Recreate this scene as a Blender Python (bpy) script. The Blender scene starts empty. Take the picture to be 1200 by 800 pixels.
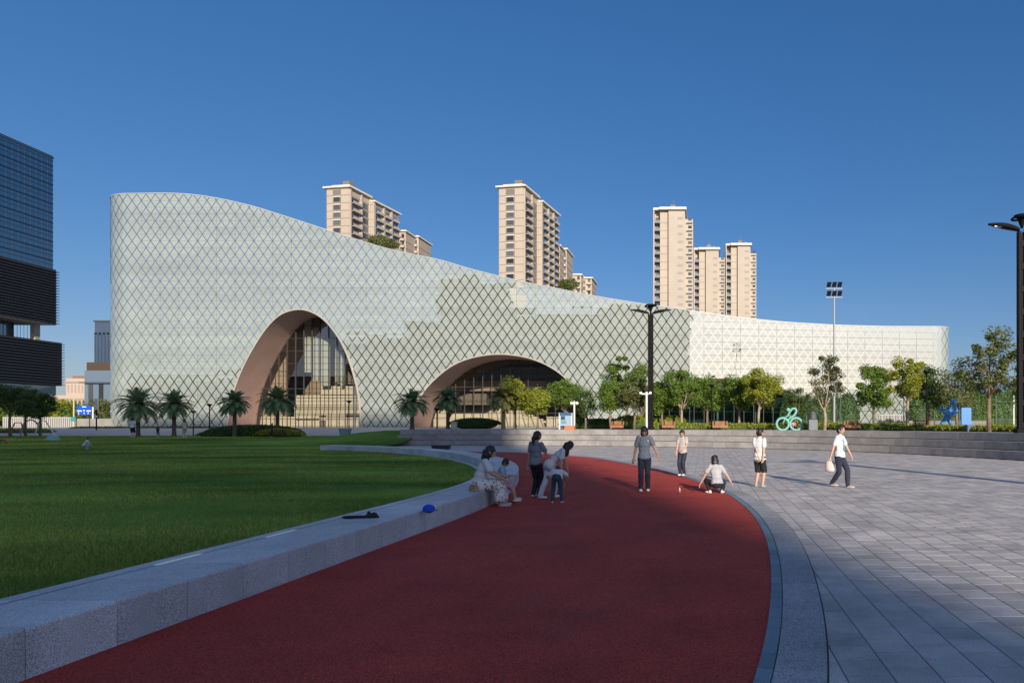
import bpy, bmesh, math, random
import numpy as np
import gc; gc.disable()
from mathutils import Vector, Matrix, Quaternion
R = math.radians
scene = bpy.context.scene
col = scene.collection
rnd = random.Random(7)

# ---------------------------------------------------------------- camera, sky, sun, exposure
EYE = 1.6; F = 800.0; CX = 825.0; HY = 497.0      # eye height, focal length and principal point on a 1200 px wide frame
cd = bpy.data.cameras.new('camera'); cam = bpy.data.objects.new('camera', cd); col.objects.link(cam)
cam.location = (0, 0, EYE); cam.rotation_euler = (R(90), 0, 0)
cd.sensor_width = 36; cd.lens = 36*F/1200
cd.shift_x = -(CX-600)/1200; cd.shift_y = (HY-400)/1200
cd.clip_start = .05; cd.clip_end = 9000
scene.camera = cam
SUN_EL = R(18.6); SUN_DIR = Vector((.369, -1, 0)).normalized()     # horizontal direction towards the sun
w = bpy.data.worlds.new('World'); scene.world = w; w.use_nodes = True
nt = w.node_tree; nt.nodes.clear()
sk = nt.nodes.new('ShaderNodeTexSky'); sk.sky_type = 'NISHITA'; sk.sun_disc = False
sk.sun_elevation = SUN_EL; sk.sun_rotation = math.atan2(SUN_DIR.x, SUN_DIR.y)
sk.altitude = 0; sk.air_density = 1.0; sk.dust_density = .8; sk.ozone_density = 5.0
bg = nt.nodes.new('ShaderNodeBackground'); bg.inputs[1].default_value = .13
ow = nt.nodes.new('ShaderNodeOutputWorld')
gmn = nt.nodes.new('ShaderNodeGamma'); gmn.inputs[1].default_value = .7; hsn = nt.nodes.new('ShaderNodeHueSaturation'); hsn.inputs['Saturation'].default_value = 1.36
tin = nt.nodes.new('ShaderNodeVectorMath'); tin.operation = 'MULTIPLY'; tin.inputs[1].default_value = (1.03, .955, 1.03)
nt.links.new(sk.outputs[0], gmn.inputs[0]); nt.links.new(gmn.outputs[0], tin.inputs[0]); nt.links.new(tin.outputs[0], hsn.inputs['Color'])
# glow added to the sky round the sun (behind the camera), to brighten facade reflections
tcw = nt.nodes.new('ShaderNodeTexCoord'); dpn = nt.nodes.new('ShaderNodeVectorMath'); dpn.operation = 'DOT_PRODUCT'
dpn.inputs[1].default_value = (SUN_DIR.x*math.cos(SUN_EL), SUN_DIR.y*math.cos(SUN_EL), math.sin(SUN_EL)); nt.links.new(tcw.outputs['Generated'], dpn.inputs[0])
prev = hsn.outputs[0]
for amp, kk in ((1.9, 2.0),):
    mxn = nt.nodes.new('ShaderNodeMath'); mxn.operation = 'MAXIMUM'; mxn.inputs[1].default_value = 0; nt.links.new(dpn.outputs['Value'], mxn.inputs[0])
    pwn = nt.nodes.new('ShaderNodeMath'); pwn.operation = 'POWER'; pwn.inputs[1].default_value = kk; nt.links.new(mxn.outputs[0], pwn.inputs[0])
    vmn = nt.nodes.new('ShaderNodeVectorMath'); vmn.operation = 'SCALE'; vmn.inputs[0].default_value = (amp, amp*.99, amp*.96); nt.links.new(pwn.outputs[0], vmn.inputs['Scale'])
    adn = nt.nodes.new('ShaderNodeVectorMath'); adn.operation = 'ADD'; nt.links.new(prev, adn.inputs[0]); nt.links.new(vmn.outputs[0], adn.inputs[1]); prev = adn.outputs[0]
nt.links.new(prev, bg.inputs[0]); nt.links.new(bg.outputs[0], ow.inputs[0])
sl = bpy.data.lights.new('sun', 'SUN'); sl.energy = 5.0; sl.angle = R(.6); sl.color = (1, .86, .70)
so = bpy.data.objects.new('sun', sl); col.objects.link(so)
sv = Vector((SUN_DIR.x*math.cos(SUN_EL), SUN_DIR.y*math.cos(SUN_EL), math.sin(SUN_EL)))
so.rotation_euler = sv.to_track_quat('Z', 'Y').to_euler(); so.location = (60, -160, 90)
scene.view_settings.view_transform = 'Standard'; scene.view_settings.look = 'None'
scene.view_settings.exposure = 0.32; scene.view_settings.gamma = 1

# ---------------------------------------------------------------- helpers
def P(px, py, Y): return Vector(((px-CX)/F*Y, Y, EYE-(py-HY)/F*Y))
def G(px, py, z=0):
    Y = F*(EYE-z)/(py-HY); return Vector(((px-CX)/F*Y, Y, z))
def XP(px, Y): return (px-CX)/F*Y
def ZP(py, Y): return EYE-(py-HY)/F*Y

def tag(o, label=None, cat=None, group=None, kind=None):
    if label: o['label'] = label
    if cat: o['category'] = cat
    if group: o['group'] = group
    if kind: o['kind'] = kind
    return o
def empty(name, loc=(0, 0, 0), rz=0, label=None, cat=None, group=None, kind=None):
    o = bpy.data.objects.new(name, None); col.objects.link(o); o.location = loc; o.rotation_euler = (0, 0, rz)
    return tag(o, label, cat, group, kind)
def link(name, me, parent=None, loc=(0, 0, 0), rot=(0, 0, 0)):
    o = bpy.data.objects.new(name, me); col.objects.link(o); o.location = loc; o.rotation_euler = rot
    if parent: o.parent = parent
    return o
class MB:
    """collects shapes, build() links them as one mesh object"""
    def __init__(s): s.v = []; s.f = []; s.uv = None
    def add(s, vs, fs):
        n = len(s.v); s.v += [tuple(v) for v in vs]; s.f += [tuple(i+n for i in f) for f in fs]; return s
    def quad(s, a, b, c, d): return s.add([a, b, c, d], [(0, 1, 2, 3)])
    def box(s, x0, x1, y0, y1, z0, z1):
        return s.add([(x0,y0,z0),(x1,y0,z0),(x1,y1,z0),(x0,y1,z0),(x0,y0,z1),(x1,y0,z1),(x1,y1,z1),(x0,y1,z1)],
                     [(0,3,2,1),(4,5,6,7),(0,1,5,4),(1,2,6,5),(2,3,7,6),(3,0,4,7)])
    def obox(s, c, ax, ay, az):
        c = Vector(c); ax = Vector(ax); ay = Vector(ay); az = Vector(az)
        vs = [c+i*ax+j*ay+k*az for k in (-1, 1) for j in (-1, 1) for i in (-1, 1)]
        return s.add(vs, [(0,2,3,1),(4,5,7,6),(0,1,5,4),(1,3,7,5),(3,2,6,7),(2,0,4,6)])
    def bar(s, a, b, w, h=None):
        a = Vector(a); b = Vector(b); d = b-a; h = h or w
        up = Vector((0, 0, 1)) if abs(d.normalized().z) < .95 else Vector((0, 1, 0))
        x = d.cross(up).normalized(); y = x.cross(d).normalized()
        return s.obox((a+b)/2, x*w/2, d/2, y*h/2)
    def tube(s, pts, rs, n=8, cap=True):
        pts = [Vector(p) for p in pts]
        if not hasattr(rs, '__len__'): rs = [rs]*len(pts)
        base = len(s.v); ref = None
        for i, p in enumerate(pts):
            d = (pts[min(i+1, len(pts)-1)]-pts[max(i-1, 0)]).normalized()
            if ref is None: ref = Vector((1, 0, 0)) if abs(d.x) < .8 else Vector((0, 1, 0))
            x = (ref-d*ref.dot(d)).normalized(); ref = x; y = d.cross(x)
            for k in range(n):
                a = 2*math.pi*k/n; s.v.append(tuple(p+(x*math.cos(a)+y*math.sin(a))*rs[i]))
        for i in range(len(pts)-1):
            for k in range(n):
                a = base+i*n+k; b = base+i*n+(k+1) % n; s.f.append((a, b, b+n, a+n))
        if cap:
            s.f.append(tuple(base+k for k in reversed(range(n)))); m = base+(len(pts)-1)*n; s.f.append(tuple(m+k for k in range(n)))
        return s
    def lathe(s, prof, c=(0, 0, 0), n=16):
        c = Vector(c); base = len(s.v)
        for r, z in prof:
            for k in range(n):
                a = 2*math.pi*k/n; s.v.append((c.x+r*math.cos(a), c.y+r*math.sin(a), c.z+z))
        for i in range(len(prof)-1):
            for k in range(n):
                a = base+i*n+k; b = base+i*n+(k+1) % n; s.f.append((a, b, b+n, a+n))
        s.f.append(tuple(base+k for k in reversed(range(n)))); m = base+(len(prof)-1)*n; s.f.append(tuple(m+k for k in range(n)))
        return s
    def ell(s, c, rx, ry, rz, n=12, m=8):
        c = Vector(c); base = len(s.v)
        for i in range(1, m):
            t = math.pi*i/m
            for k in range(n):
                a = 2*math.pi*k/n; s.v.append((c.x+rx*math.sin(t)*math.cos(a), c.y+ry*math.sin(t)*math.sin(a), c.z-rz*math.cos(t)))
        for i in range(m-2):
            for k in range(n):
                a = base+i*n+k; b = base+i*n+(k+1) % n; s.f.append((a, b, b+n, a+n))
        s.v.append((c.x, c.y, c.z-rz)); s.v.append((c.x, c.y, c.z+rz)); lo = len(s.v)-2; hi = lo+1
        for k in range(n):
            s.f.append((base+(k+1) % n, base+k, lo)); t = base+(m-2)*n; s.f.append((t+k, t+(k+1) % n, hi))
        return s
    def mesh(s, name, mat=None, smooth=False):
        me = bpy.data.meshes.new(name); me.from_pydata(s.v, [], s.f)
        if mat: me.materials.append(mat)
        if smooth: me.shade_smooth()
        if s.uv:
            l = me.uv_layers.new(name='UVMap')
            flat = np.array([c for f in s.uv for c in f], dtype=np.float32).ravel(); l.data.foreach_set('uv', flat)
        me.update(); return me
    def build(s, name, mat=None, parent=None, smooth=False, bevel=0, seg=2, **kw):
        o = link(name, s.mesh(name, mat, smooth), parent)
        if bevel:
            b = o.modifiers.new('bevel', 'BEVEL'); b.width = bevel; b.segments = seg; b.limit_method = 'ANGLE'
        return tag(o, **kw)

def catmull(pts, step):
    pts = [Vector((p[0], p[1], 0)) for p in pts]; out = []
    for i in range(len(pts)-1):
        p0 = pts[max(i-1, 0)]; p1 = pts[i]; p2 = pts[i+1]; p3 = pts[min(i+2, len(pts)-1)]
        n = max(2, int((p2-p1).length/step*3))
        for k in range(n):
            t = k/n
            out.append(.5*((2*p1)+(p2-p0)*t+(2*p0-5*p1+4*p2-p3)*t*t+(3*p1-p0-3*p2+p3)*t**3))
    out.append(pts[-1])
    # resample by arc length
    d = [0]
    for a, b in zip(out, out[1:]): d.append(d[-1]+(b-a).length)
    n = max(2, round(d[-1]/step)); xs = np.interp(np.linspace(0, d[-1], n+1), d, [p.x for p in out]); ys = np.interp(np.linspace(0, d[-1], n+1), d, [p.y for p in out])
    return [Vector((x, y, 0)) for x, y in zip(xs, ys)]
def offset(path, d):           # to the left of the walking direction
    out = []
    for i, p in enumerate(path):
        t = (path[min(i+1, len(path)-1)]-path[max(i-1, 0)]).normalized(); out.append(p+Vector((-t.y, t.x, 0))*d)
    return out

# ---------------------------------------------------------------- materials
MATS = {}
def mat(name, base, rough=.6, var=.0, scale=5.0, base2=None, bump=0, bscale=40, spec=None, metal=0, coat=0, island=0, detail=4, coords='Object', stretch=None, emit=None, trans=0):
    if name in MATS: return MATS[name]
    m = bpy.data.materials.new(name); m.use_nodes = True; n = m.node_tree; b = n.nodes['Principled BSDF']
    b.inputs['Roughness'].default_value = rough; b.inputs['Metallic'].default_value = metal
    if spec is not None: b.inputs['Specular IOR Level'].default_value = spec
    if coat: b.inputs['Coat Weight'].default_value = coat
    tc = n.nodes.new('ShaderNodeTexCoord'); src = tc.outputs[coords]
    if coords == 'World':
        pass
    if stretch:
        mp = n.nodes.new('ShaderNodeMapping'); mp.inputs['Scale'].default_value = stretch; n.links.new(src, mp.inputs[0]); src = mp.outputs[0]
    b2 = base2 or tuple(c*(1-var) for c in base)
    last = None
    if var or base2:
        no = n.nodes.new('ShaderNodeTexNoise'); no.inputs['Scale'].default_value = scale; no.inputs['Detail'].default_value = detail
        n.links.new(src, no.inputs['Vector'])
        rp = n.nodes.new('ShaderNodeValToRGB'); rp.color_ramp.elements[0].position = .35; rp.color_ramp.elements[1].position = .65
        rp.color_ramp.elements[0].color = (*b2, 1); rp.color_ramp.elements[1].color = (*base, 1)
        n.links.new(no.outputs[0], rp.inputs[0]); last = rp.outputs[0]
    if island:
        gi = n.nodes.new('ShaderNodeNewGeometry'); oi = n.nodes.new('ShaderNodeObjectInfo')
        ad = n.nodes.new('ShaderNodeMath'); ad.operation = 'ADD'; n.links.new(gi.outputs['Random Per Island'], ad.inputs[0]); n.links.new(oi.outputs['Random'], ad.inputs[1])
        fr = n.nodes.new('ShaderNodeMath'); fr.operation = 'FRACT'; n.links.new(ad.outputs[0], fr.inputs[0])
        mr = n.nodes.new('ShaderNodeMapRange'); mr.inputs[3].default_value = 1-island; mr.inputs[4].default_value = 1+island; n.links.new(fr.outputs[0], mr.inputs[0])
        hs = n.nodes.new('ShaderNodeHueSaturation'); n.links.new(mr.outputs[0], hs.inputs['Value'])
        mh = n.nodes.new('ShaderNodeMapRange'); mh.inputs[3].default_value = .5-island*.06; mh.inputs[4].default_value = .5+island*.06
        m7 = n.nodes.new('ShaderNodeMath'); m7.operation = 'MULTIPLY'; m7.inputs[1].default_value = 7.31; n.links.new(fr.outputs[0], m7.inputs[0])
        f7 = n.nodes.new('ShaderNodeMath'); f7.operation = 'FRACT'; n.links.new(m7.outputs[0], f7.inputs[0]); n.links.new(f7.outputs[0], mh.inputs[0]); n.links.new(mh.outputs[0], hs.inputs['Hue'])
        if last: n.links.new(last, hs.inputs['Color'])
        else: hs.inputs['Color'].default_value = (*base, 1)
        last = hs.outputs[0]
    if last: n.links.new(last, b.inputs['Base Color'])
    else: b.inputs['Base Color'].default_value = (*base, 1)
    if bump:
        nb = n.nodes.new('ShaderNodeTexNoise'); nb.inputs['Scale'].default_value = bscale; nb.inputs['Detail'].default_value = 3
        n.links.new(src, nb.inputs['Vector']); bp = n.nodes.new('ShaderNodeBump'); bp.inputs['Strength'].default_value = bump; bp.inputs['Distance'].default_value = .02
        n.links.new(nb.outputs[0], bp.inputs['Height']); n.links.new(bp.outputs[0], b.inputs['Normal'])
    if trans:
        tr = n.nodes.new('ShaderNodeBsdfTranslucent'); mx = n.nodes.new('ShaderNodeMixShader'); mx.inputs[0].default_value = trans
        if last: n.links.new(last, tr.inputs[0])
        else: tr.inputs[0].default_value = (*base, 1)
        out = n.nodes['Material Output']; n.links.new(b.outputs[0], mx.inputs[1]); n.links.new(tr.outputs[0], mx.inputs[2]); n.links.new(mx.outputs[0], out.inputs[0])
    MATS[name] = m; return m

def glass_mat(name, tint, refl, rough=.01):
    if name in MATS: return MATS[name]
    m = bpy.data.materials.new(name); m.use_nodes = True; n = m.node_tree; n.nodes.clear()
    o = n.nodes.new('ShaderNodeOutputMaterial'); t = n.nodes.new('ShaderNodeBsdfTransparent'); t.inputs[0].default_value = (*tint, 1)
    g = n.nodes.new('ShaderNodeBsdfGlossy'); g.inputs['Roughness'].default_value = rough
    lw = n.nodes.new('ShaderNodeFresnel'); lw.inputs[0].default_value = 1.5
    ad = n.nodes.new('ShaderNodeMath'); ad.operation = 'ADD'; ad.inputs[1].default_value = refl; ad.use_clamp = True
    mx = n.nodes.new('ShaderNodeMixShader'); n.links.new(lw.outputs[0], ad.inputs[0]); n.links.new(ad.outputs[0], mx.inputs[0])
    n.links.new(t.outputs[0], mx.inputs[1]); n.links.new(g.outputs[0], mx.inputs[2]); n.links.new(mx.outputs[0], o.inputs[0])
    MATS[name] = m; return m

def granite(name, light, dark, speck=180, island=.0, rough=.75, stain=.18):
    """speckled stone: fine light and dark grains over a slow mottling"""
    m = bpy.data.materials.new(name); m.use_nodes = True; n = m.node_tree; b = n.nodes['Principled BSDF']; b.inputs['Roughness'].default_value = rough
    tc = n.nodes.new('ShaderNodeNewGeometry'); src = tc.outputs['Position']
    no = n.nodes.new('ShaderNodeTexNoise'); no.inputs['Scale'].default_value = speck; no.inputs['Detail'].default_value = 2; n.links.new(src, no.inputs['Vector'])
    rp = n.nodes.new('ShaderNodeValToRGB'); e = rp.color_ramp.elements; e[0].position = .38; e[1].position = .6; e[0].color = (*dark, 1); e[1].color = (*light, 1)
    n.links.new(no.outputs[0], rp.inputs[0])
    n2 = n.nodes.new('ShaderNodeTexNoise'); n2.inputs['Scale'].default_value = 1.3; n2.inputs['Detail'].default_value = 6; n2.inputs['Roughness'].default_value = .65; n.links.new(src, n2.inputs['Vector'])
    mr = n.nodes.new('ShaderNodeMapRange'); mr.inputs[1].default_value = .3; mr.inputs[2].default_value = .7; mr.inputs[3].default_value = 1-stain; mr.inputs[4].default_value = 1+stain*.6; n.links.new(n2.outputs[0], mr.inputs[0])
    gi = n.nodes.new('ShaderNodeNewGeometry'); oi = n.nodes.new('ShaderNodeObjectInfo'); ad = n.nodes.new('ShaderNodeMath'); ad.operation = 'ADD'
    n.links.new(gi.outputs['Random Per Island'], ad.inputs[0]); n.links.new(oi.outputs['Random'], ad.inputs[1])
    fr = n.nodes.new('ShaderNodeMath'); fr.operation = 'FRACT'; n.links.new(ad.outputs[0], fr.inputs[0])
    m2 = n.nodes.new('ShaderNodeMapRange'); m2.inputs[3].default_value = 1-island; m2.inputs[4].default_value = 1+island; n.links.new(fr.outputs[0], m2.inputs[0])
    mu = n.nodes.new('ShaderNodeMath'); mu.operation = 'MULTIPLY'; n.links.new(mr.outputs[0], mu.inputs[0]); n.links.new(m2.outputs[0], mu.inputs[1])
    hs = n.nodes.new('ShaderNodeHueSaturation'); n.links.new(mu.outputs[0], hs.inputs['Value']); n.links.new(rp.outputs[0], hs.inputs['Color'])
    n.links.new(hs.outputs[0], b.inputs['Base Color'])
    bp = n.nodes.new('ShaderNodeBump'); bp.inputs['Strength'].default_value = .25; bp.inputs['Distance'].default_value = .004; n.links.new(no.outputs[0], bp.inputs['Height']); n.links.new(bp.outputs[0], b.inputs['Normal'])
    MATS[name] = m; return m
# ================================================================ GROUND
def S(a, b, x):
    t = max(0, min(1, (x-a)/(b-a))); return t*t*(3-2*t)
STEP_PATH = [(-23.4, 51.6), (-15, 51.3), (-7.8, 49.8), (-2, 47.4), (4.1, 44.1), (8, 40.5), (11, 36.5), (14, 29.8), (15.5, 24), (16.3, 17), (16.5, 9), (16.3, 0)]
TRACK_OUT = [(-30, 36), (-22, 39.0), (-17, 40.0), (-12.5, 39.6), (-9.4, 37.7), (-5.6, 33.0), (-3.7, 29.0), (-1.98, 24.9), (-.8, 21.5), (-.1, 18.7), (.5, 16), (.8, 13.3), (.9, 10.4), (.78, 7.8), (.66, 6.72), (.53, 5.43), (.33, 4.22), (-.05, 2.6), (-.5, 1.2), (-1.5, -1.5), (-3, -4.5)]
BENCH_OUT = [(-4.3, -3.0), (-4.25, 4), (-4.2, 8), (-4.17, 12), (-4.3, 14.5), (-4.56, 16.2), (-5.0, 18.3), (-5.6, 20.6), (-6.6, 23.5), (-8.2, 27), (-10.5, 31), (-13.5, 35), (-17, 38.5), (-20.5, 41), (-22.9, 42.2)]
SEAT_H = .33
tw = catmull(TRACK_OUT, .3)
for _ in range(25): tw = [tw[0]]+[(tw[i-1]+tw[i]*2+tw[i+1])/4 for i in range(1, len(tw)-1)]+[tw[-1]]
bo = catmull(BENCH_OUT, .66)

def lawn_z(x, y):
    z = .04+.46*S(42, 66, y)
    if y > 43: z += (1.10-z)*S(-34, -25.5, x)*S(49, 56, y)
    return z
def far_z(x, y): return .5+.68*S(66, 90, y)

M_grass = mat('grass', (.25, .36, .065), .95, base2=(.09, .16, .034), scale=.16, bump=.9, bscale=60, detail=10, spec=0, stretch=(.7, 1.6, 1))
def grid(name, xs, ys, fz, m, **kw):
    mb = MB(); nx = len(xs)
    for y in ys:
        for x in xs: mb.v.append((x, y, fz(x, y)))
    for j in range(len(ys)-1):
        for i in range(nx-1): mb.f.append((j*nx+i, j*nx+i+1, (j+1)*nx+i+1, (j+1)*nx+i))
    return mb.build(name, m, None, smooth=True, **kw)
M_soil = mat('far_ground', (.09, .11, .06), .95, base2=(.06, .08, .04), scale=.05)
grid('ground', [-6000, -1500, -400, -200, -120, -60, -24, 0, 60, 200, 800, 6000], [-3000, -600, -200, -100, -20, 40, 60, 70, 92, 200, 600, 2000, 7000],
     lambda x, y: -.35+1.4*S(66, 92, y)-(.0 if y < 300 else .3), M_soil, kind='structure')
# lawn: one curved sheet whose near right border follows the bench
inner = offset(bo, .9)
lawn = MB(); xsR = []
ys = list(np.concatenate([np.arange(-4, 40, .8), np.arange(40, 67, 1.0)]))
def inner_x(y):          # right limit of the lawn at depth y
    if y > 50: return -22.2
    c = [(p.x, p.y) for p in inner]
    ysl = [q[1] for q in c]; xsl = [q[0] for q in c]
    v = float(np.interp(y, ysl, xsl)) if y <= ysl[-1] else -22.2
    return v+.12 if y <= ysl[-1] else -22.2
cols = [0, .004, .01, .02, .035, .055, .08, .11, .15, .2, .26, .34, .45, .6, .8, 1]
for y in ys:
    xr = inner_x(y)
    for c in cols: x = xr+(-95-xr)*c; lawn.v.append((x, y, lawn_z(x, y)+.025*math.sin(x*.7+y*.4)*math.sin(y*.9)))
nc = len(cols)
for j in range(len(ys)-1):
    for i in range(nc-1): lawn.f.append((j*nc+i, j*nc+i+1, (j+1)*nc+i+1, (j+1)*nc+i)[::-1])
lawn.build('lawn', M_grass, smooth=True, kind='structure')
# grass blades where the lawn is near enough to show them
def blades(name, n, x0, x1, y0, y1, hh, seed, label, near_bias=1.9):
    r = np.random.default_rng(seed); V = []; Fc = []
    yy = y0+(y1-y0)*r.random(n)**near_bias
    t = r.random(n)
    for i in range(n):
        y = yy[i]; xr = inner_x(y)-.02; xl = max(x0, -1.03*y-1.5); x = xl+(xr-xl)*t[i]
        if y > 46 and x > -36: continue
        z = lawn_z(x, y)-.01; a = r.random()*6.28; wd = .004+.0008*y*.8; h = hh*(.5+r.random()*.8); l = (r.random()-.5)*.05; l2 = (r.random()-.5)*.05
        c, s = math.cos(a)*wd, math.sin(a)*wd; k = len(V)
        V += [(x-c, y-s, z), (x+c, y+s, z), (x+l, y+l2, z+h)]; Fc.append((k, k+1, k+2))
    mb = MB(); mb.v = V; mb.f = Fc
    mb.build(name, mat('grass_blade', (.38, .45, .10), .8, base2=(.13, .21, .05), scale=.16, island=.3, trans=.3, spec=0, stretch=(.7, 1.6, 1)), kind='stuff', label=label, cat='grass')
blades('grass_blades', 170000, -75, -5, 5, 64, .05, 3, 'short mown grass of the wide lawn inside the curved granite bench')

# promenade between lawn and glass pavilion, and the upper plaza behind the steps
M_road = mat('promenade_paving', (.36, .36, .37), .8, base2=(.30, .30, .31), scale=.6, bump=.1)
grid('promenade', [-400, -250, -160, -120, -90, -60, -40, -30, -24.4], [66, 70, 75, 80, 85, 90, 95, 110, 160, 300], lambda x, y: far_z(x, y) if y < 90 else 1.18, M_road, kind='structure')
up = MB(); sp = catmull(STEP_PATH, 1.0); back = offset(sp, -0)  # placeholder for orientation
so_ = offset(sp, 1.75)
ring = [(p.x, p.y) for p in so_]
pts = []
for p in so_: pts.append((p.x, p.y, 1.194))
k = len(pts); up.v += pts
for p in so_:
    # outer edge far away
    if p.x < 10: q = (p.x*1.0, 100, 1.194)
    else: q = (90, min(100, 2.2*p.y+10), 1.194)
    up.v.append(q)
for i in range(k-1): up.f.append((i, i+1, k+i+1, k+i))
up.build('upper_plaza', mat('upper_paving', (.40, .38, .36), .8, base2=(.33, .32, .31), scale=.8, bump=.1), kind='structure')
grid('sports_field', [12, 30, 60, 110], [58, 70, 90, 130], lambda x, y: 1.21, mat('field_turf', (.07, .14, .03), .9, base2=(.05, .11, .02), scale=.3), kind='structure')

# lower plaza bed under pavers and track
MB().box(-34, 26, -8, 56, -.3, -.0045).build('plaza_bed', mat('paver_joint', (.15, .15, .155), .95), kind='structure')
# running track: one flat red rubber sheet
def rubber():
    m = bpy.data.materials.new('red_rubber'); m.use_nodes = True; n = m.node_tree; b = n.nodes['Principled BSDF']; b.inputs['Roughness'].default_value = .93; b.inputs['Specular IOR Level'].default_value = .25
    g = n.nodes.new('ShaderNodeNewGeometry')
    a = n.nodes.new('ShaderNodeTexVoronoi'); a.inputs['Scale'].default_value = 140; n.links.new(g.outputs['Position'], a.inputs['Vector'])
    r1 = n.nodes.new('ShaderNodeValToRGB'); e = r1.color_ramp.elements; e[0].color = (.24, .028, .022, 1); e[1].color = (.62, .085, .062, 1); e[0].position = .1; e[1].position = .9
    el = e.new(.5); el.color = (.42, .048, .036, 1)
    wn = n.nodes.new('ShaderNodeTexWhiteNoise'); n.links.new(a.outputs['Position'], wn.inputs['Vector']); n.links.new(wn.outputs['Value'], r1.inputs[0])
    n2 = n.nodes.new('ShaderNodeTexNoise'); n2.inputs['Scale'].default_value = .8; n2.inputs['Detail'].default_value = 7; n2.inputs['Roughness'].default_value = .7; n.links.new(g.outputs['Position'], n2.inputs['Vector'])
    mr = n.nodes.new('ShaderNodeMapRange'); mr.inputs[1].default_value = .3; mr.inputs[2].default_value = .7; mr.inputs[3].default_value = .72; mr.inputs[4].default_value = 1.2; n.links.new(n2.outputs[0], mr.inputs[0])
    hs = n.nodes.new('ShaderNodeHueSaturation'); n.links.new(r1.outputs[0], hs.inputs['Color']); n.links.new(mr.outputs[0], hs.inputs['Value']); n3 = n.nodes.new('ShaderNodeTexNoise'); n3.inputs['Scale'].default_value = .33; n3.inputs['Detail'].default_value = 9; n3.inputs['Roughness'].default_value = .72; n3.inputs['Distortion'].default_value = .6; n.links.new(g.outputs['Position'], n3.inputs['Vector'])
    r3 = n.nodes.new('ShaderNodeValToRGB'); r3.color_ramp.elements[0].position = .52; r3.color_ramp.elements[1].position = .70; r3.color_ramp.elements[0].color = (0, 0, 0, 1); r3.color_ramp.elements[1].color = (.55, .55, .55, 1); n.links.new(n3.outputs[0], r3.inputs[0])
    wv = n.nodes.new('ShaderNodeTexVoronoi'); wv.inputs['Scale'].default_value = 9; n.links.new(g.outputs['Position'], wv.inputs['Vector'])
    lt = n.nodes.new('ShaderNodeMath'); lt.operation = 'LESS_THAN'; lt.inputs[1].default_value = .045; n.links.new(wv.outputs['Distance'], lt.inputs[0])
    l2 = n.nodes.new('ShaderNodeMath'); l2.operation = 'MULTIPLY'; n.links.new(lt.outputs[0], l2.inputs[0]); n.links.new(n2.outputs[0], l2.inputs[1])
    mxa = n.nodes.new('ShaderNodeMix'); mxa.data_type = 'RGBA'; n.links.new(r3.outputs[0], mxa.inputs[0]); n.links.new(hs.outputs[0], mxa.inputs[6]); mxa.inputs[7].default_value = (.27, .075, .062, 1)
    mxb = n.nodes.new('ShaderNodeMix'); mxb.data_type = 'RGBA'; n.links.new(l2.outputs[0], mxb.inputs[0]); n.links.new(mxa.outputs[2], mxb.inputs[6]); mxb.inputs[7].default_value = (.45, .32, .28, 1)
    n.links.new(mxb.outputs[2], b.inputs['Base Color'])
    bp = n.nodes.new('ShaderNodeBump'); bp.inputs['Strength'].default_value = .7; bp.inputs['Distance'].default_value = .006; n.links.new(a.outputs['Distance'], bp.inputs['Height']); n.links.new(bp.outputs[0], b.inputs['Normal'])
    return m
tr = MB()
tp = [p for p in tw]
cen = Vector((-4.6, 0, 0))
# strip between the outer line and the bench line, matched by depth then round the loop
innerline = offset(bo, .35); n = len(tp)
il = list(reversed(innerline)); d = [0]
for a, b in zip(il, il[1:]): d.append(d[-1]+(b-a).length)
u = np.linspace(0, d[-1], n); ix = np.interp(u, d, [p.x for p in il]); iy = np.interp(u, d, [p.y for p in il])
ou = offset(tp, .02)
for i in range(n): tr.v.append((ou[i].x, ou[i].y, .004)); tr.v.append((ix[i], iy[i], .004))
for i in range(n-1): tr.f.append((2*i, 2*i+1, 2*i+3, 2*i+2))
tr.build('running_track', rubber(), kind='structure')

# track border: narrow blue grey tiles, then a wide granite kerb, both laid piece by piece
M_bt = granite('blue_border_stone', (.17, .25, .30), (.11, .17, .21), 90, island=.16, rough=.7)
M_kb = granite('kerb_granite', (.40, .41, .42), (.19, .20, .21), 90, island=.10, stain=.25)
def ring_piece(mb, path, i, j, d0, d1, z0, z1, gap=.004, bev=.006):
    a0 = path[i]; a1 = path[j]
    ta = (path[min(i+1, len(path)-1)]-path[max(i-1, 0)]).normalized(); tb = (path[min(j+1, len(path)-1)]-path[max(j-1, 0)]).normalized()
    na = Vector((-ta.y, ta.x, 0)); nb = Vector((-tb.y, tb.x, 0))
    m0 = path[(i+j)//2]; tm = (a1-a0).normalized()
    idx = list(range(i, j+1))
    def pt(k, d):
        t = (path[min(k+1, len(path)-1)]-path[max(k-1, 0)]).normalized(); q = path[k]+Vector((-t.y, t.x, 0))*d
        if k == i: q = q+t*gap
        if k == j: q = q-t*gap
        return q
    N = len(idx); b = len(mb.v)
    for k in idx:
        o = pt(k, d0); q = pt(k, d1); s = (q-o).normalized()*bev
        e = Vector((0, 0, 0))
        if k == i: e = tm*bev
        if k == j: e = -tm*bev
        mb.v += [(o.x, o.y, z0), (o.x, o.y, z1-bev), (o.x+s.x+e.x, o.y+s.y+e.y, z1), (q.x-s.x+e.x, q.y-s.y+e.y, z1), (q.x, q.y, z1-bev), (q.x, q.y, z0)]
    for m in range(N-1):
        for c in range(5):
            a = b+m*6+c; mb.f.append((a, a+1, a+7, a+6))
    mb.f.append(tuple(b+c for c in reversed(range(6)))); mb.f.append(tuple(b+(N-1)*6+c for c in range(6)))
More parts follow.
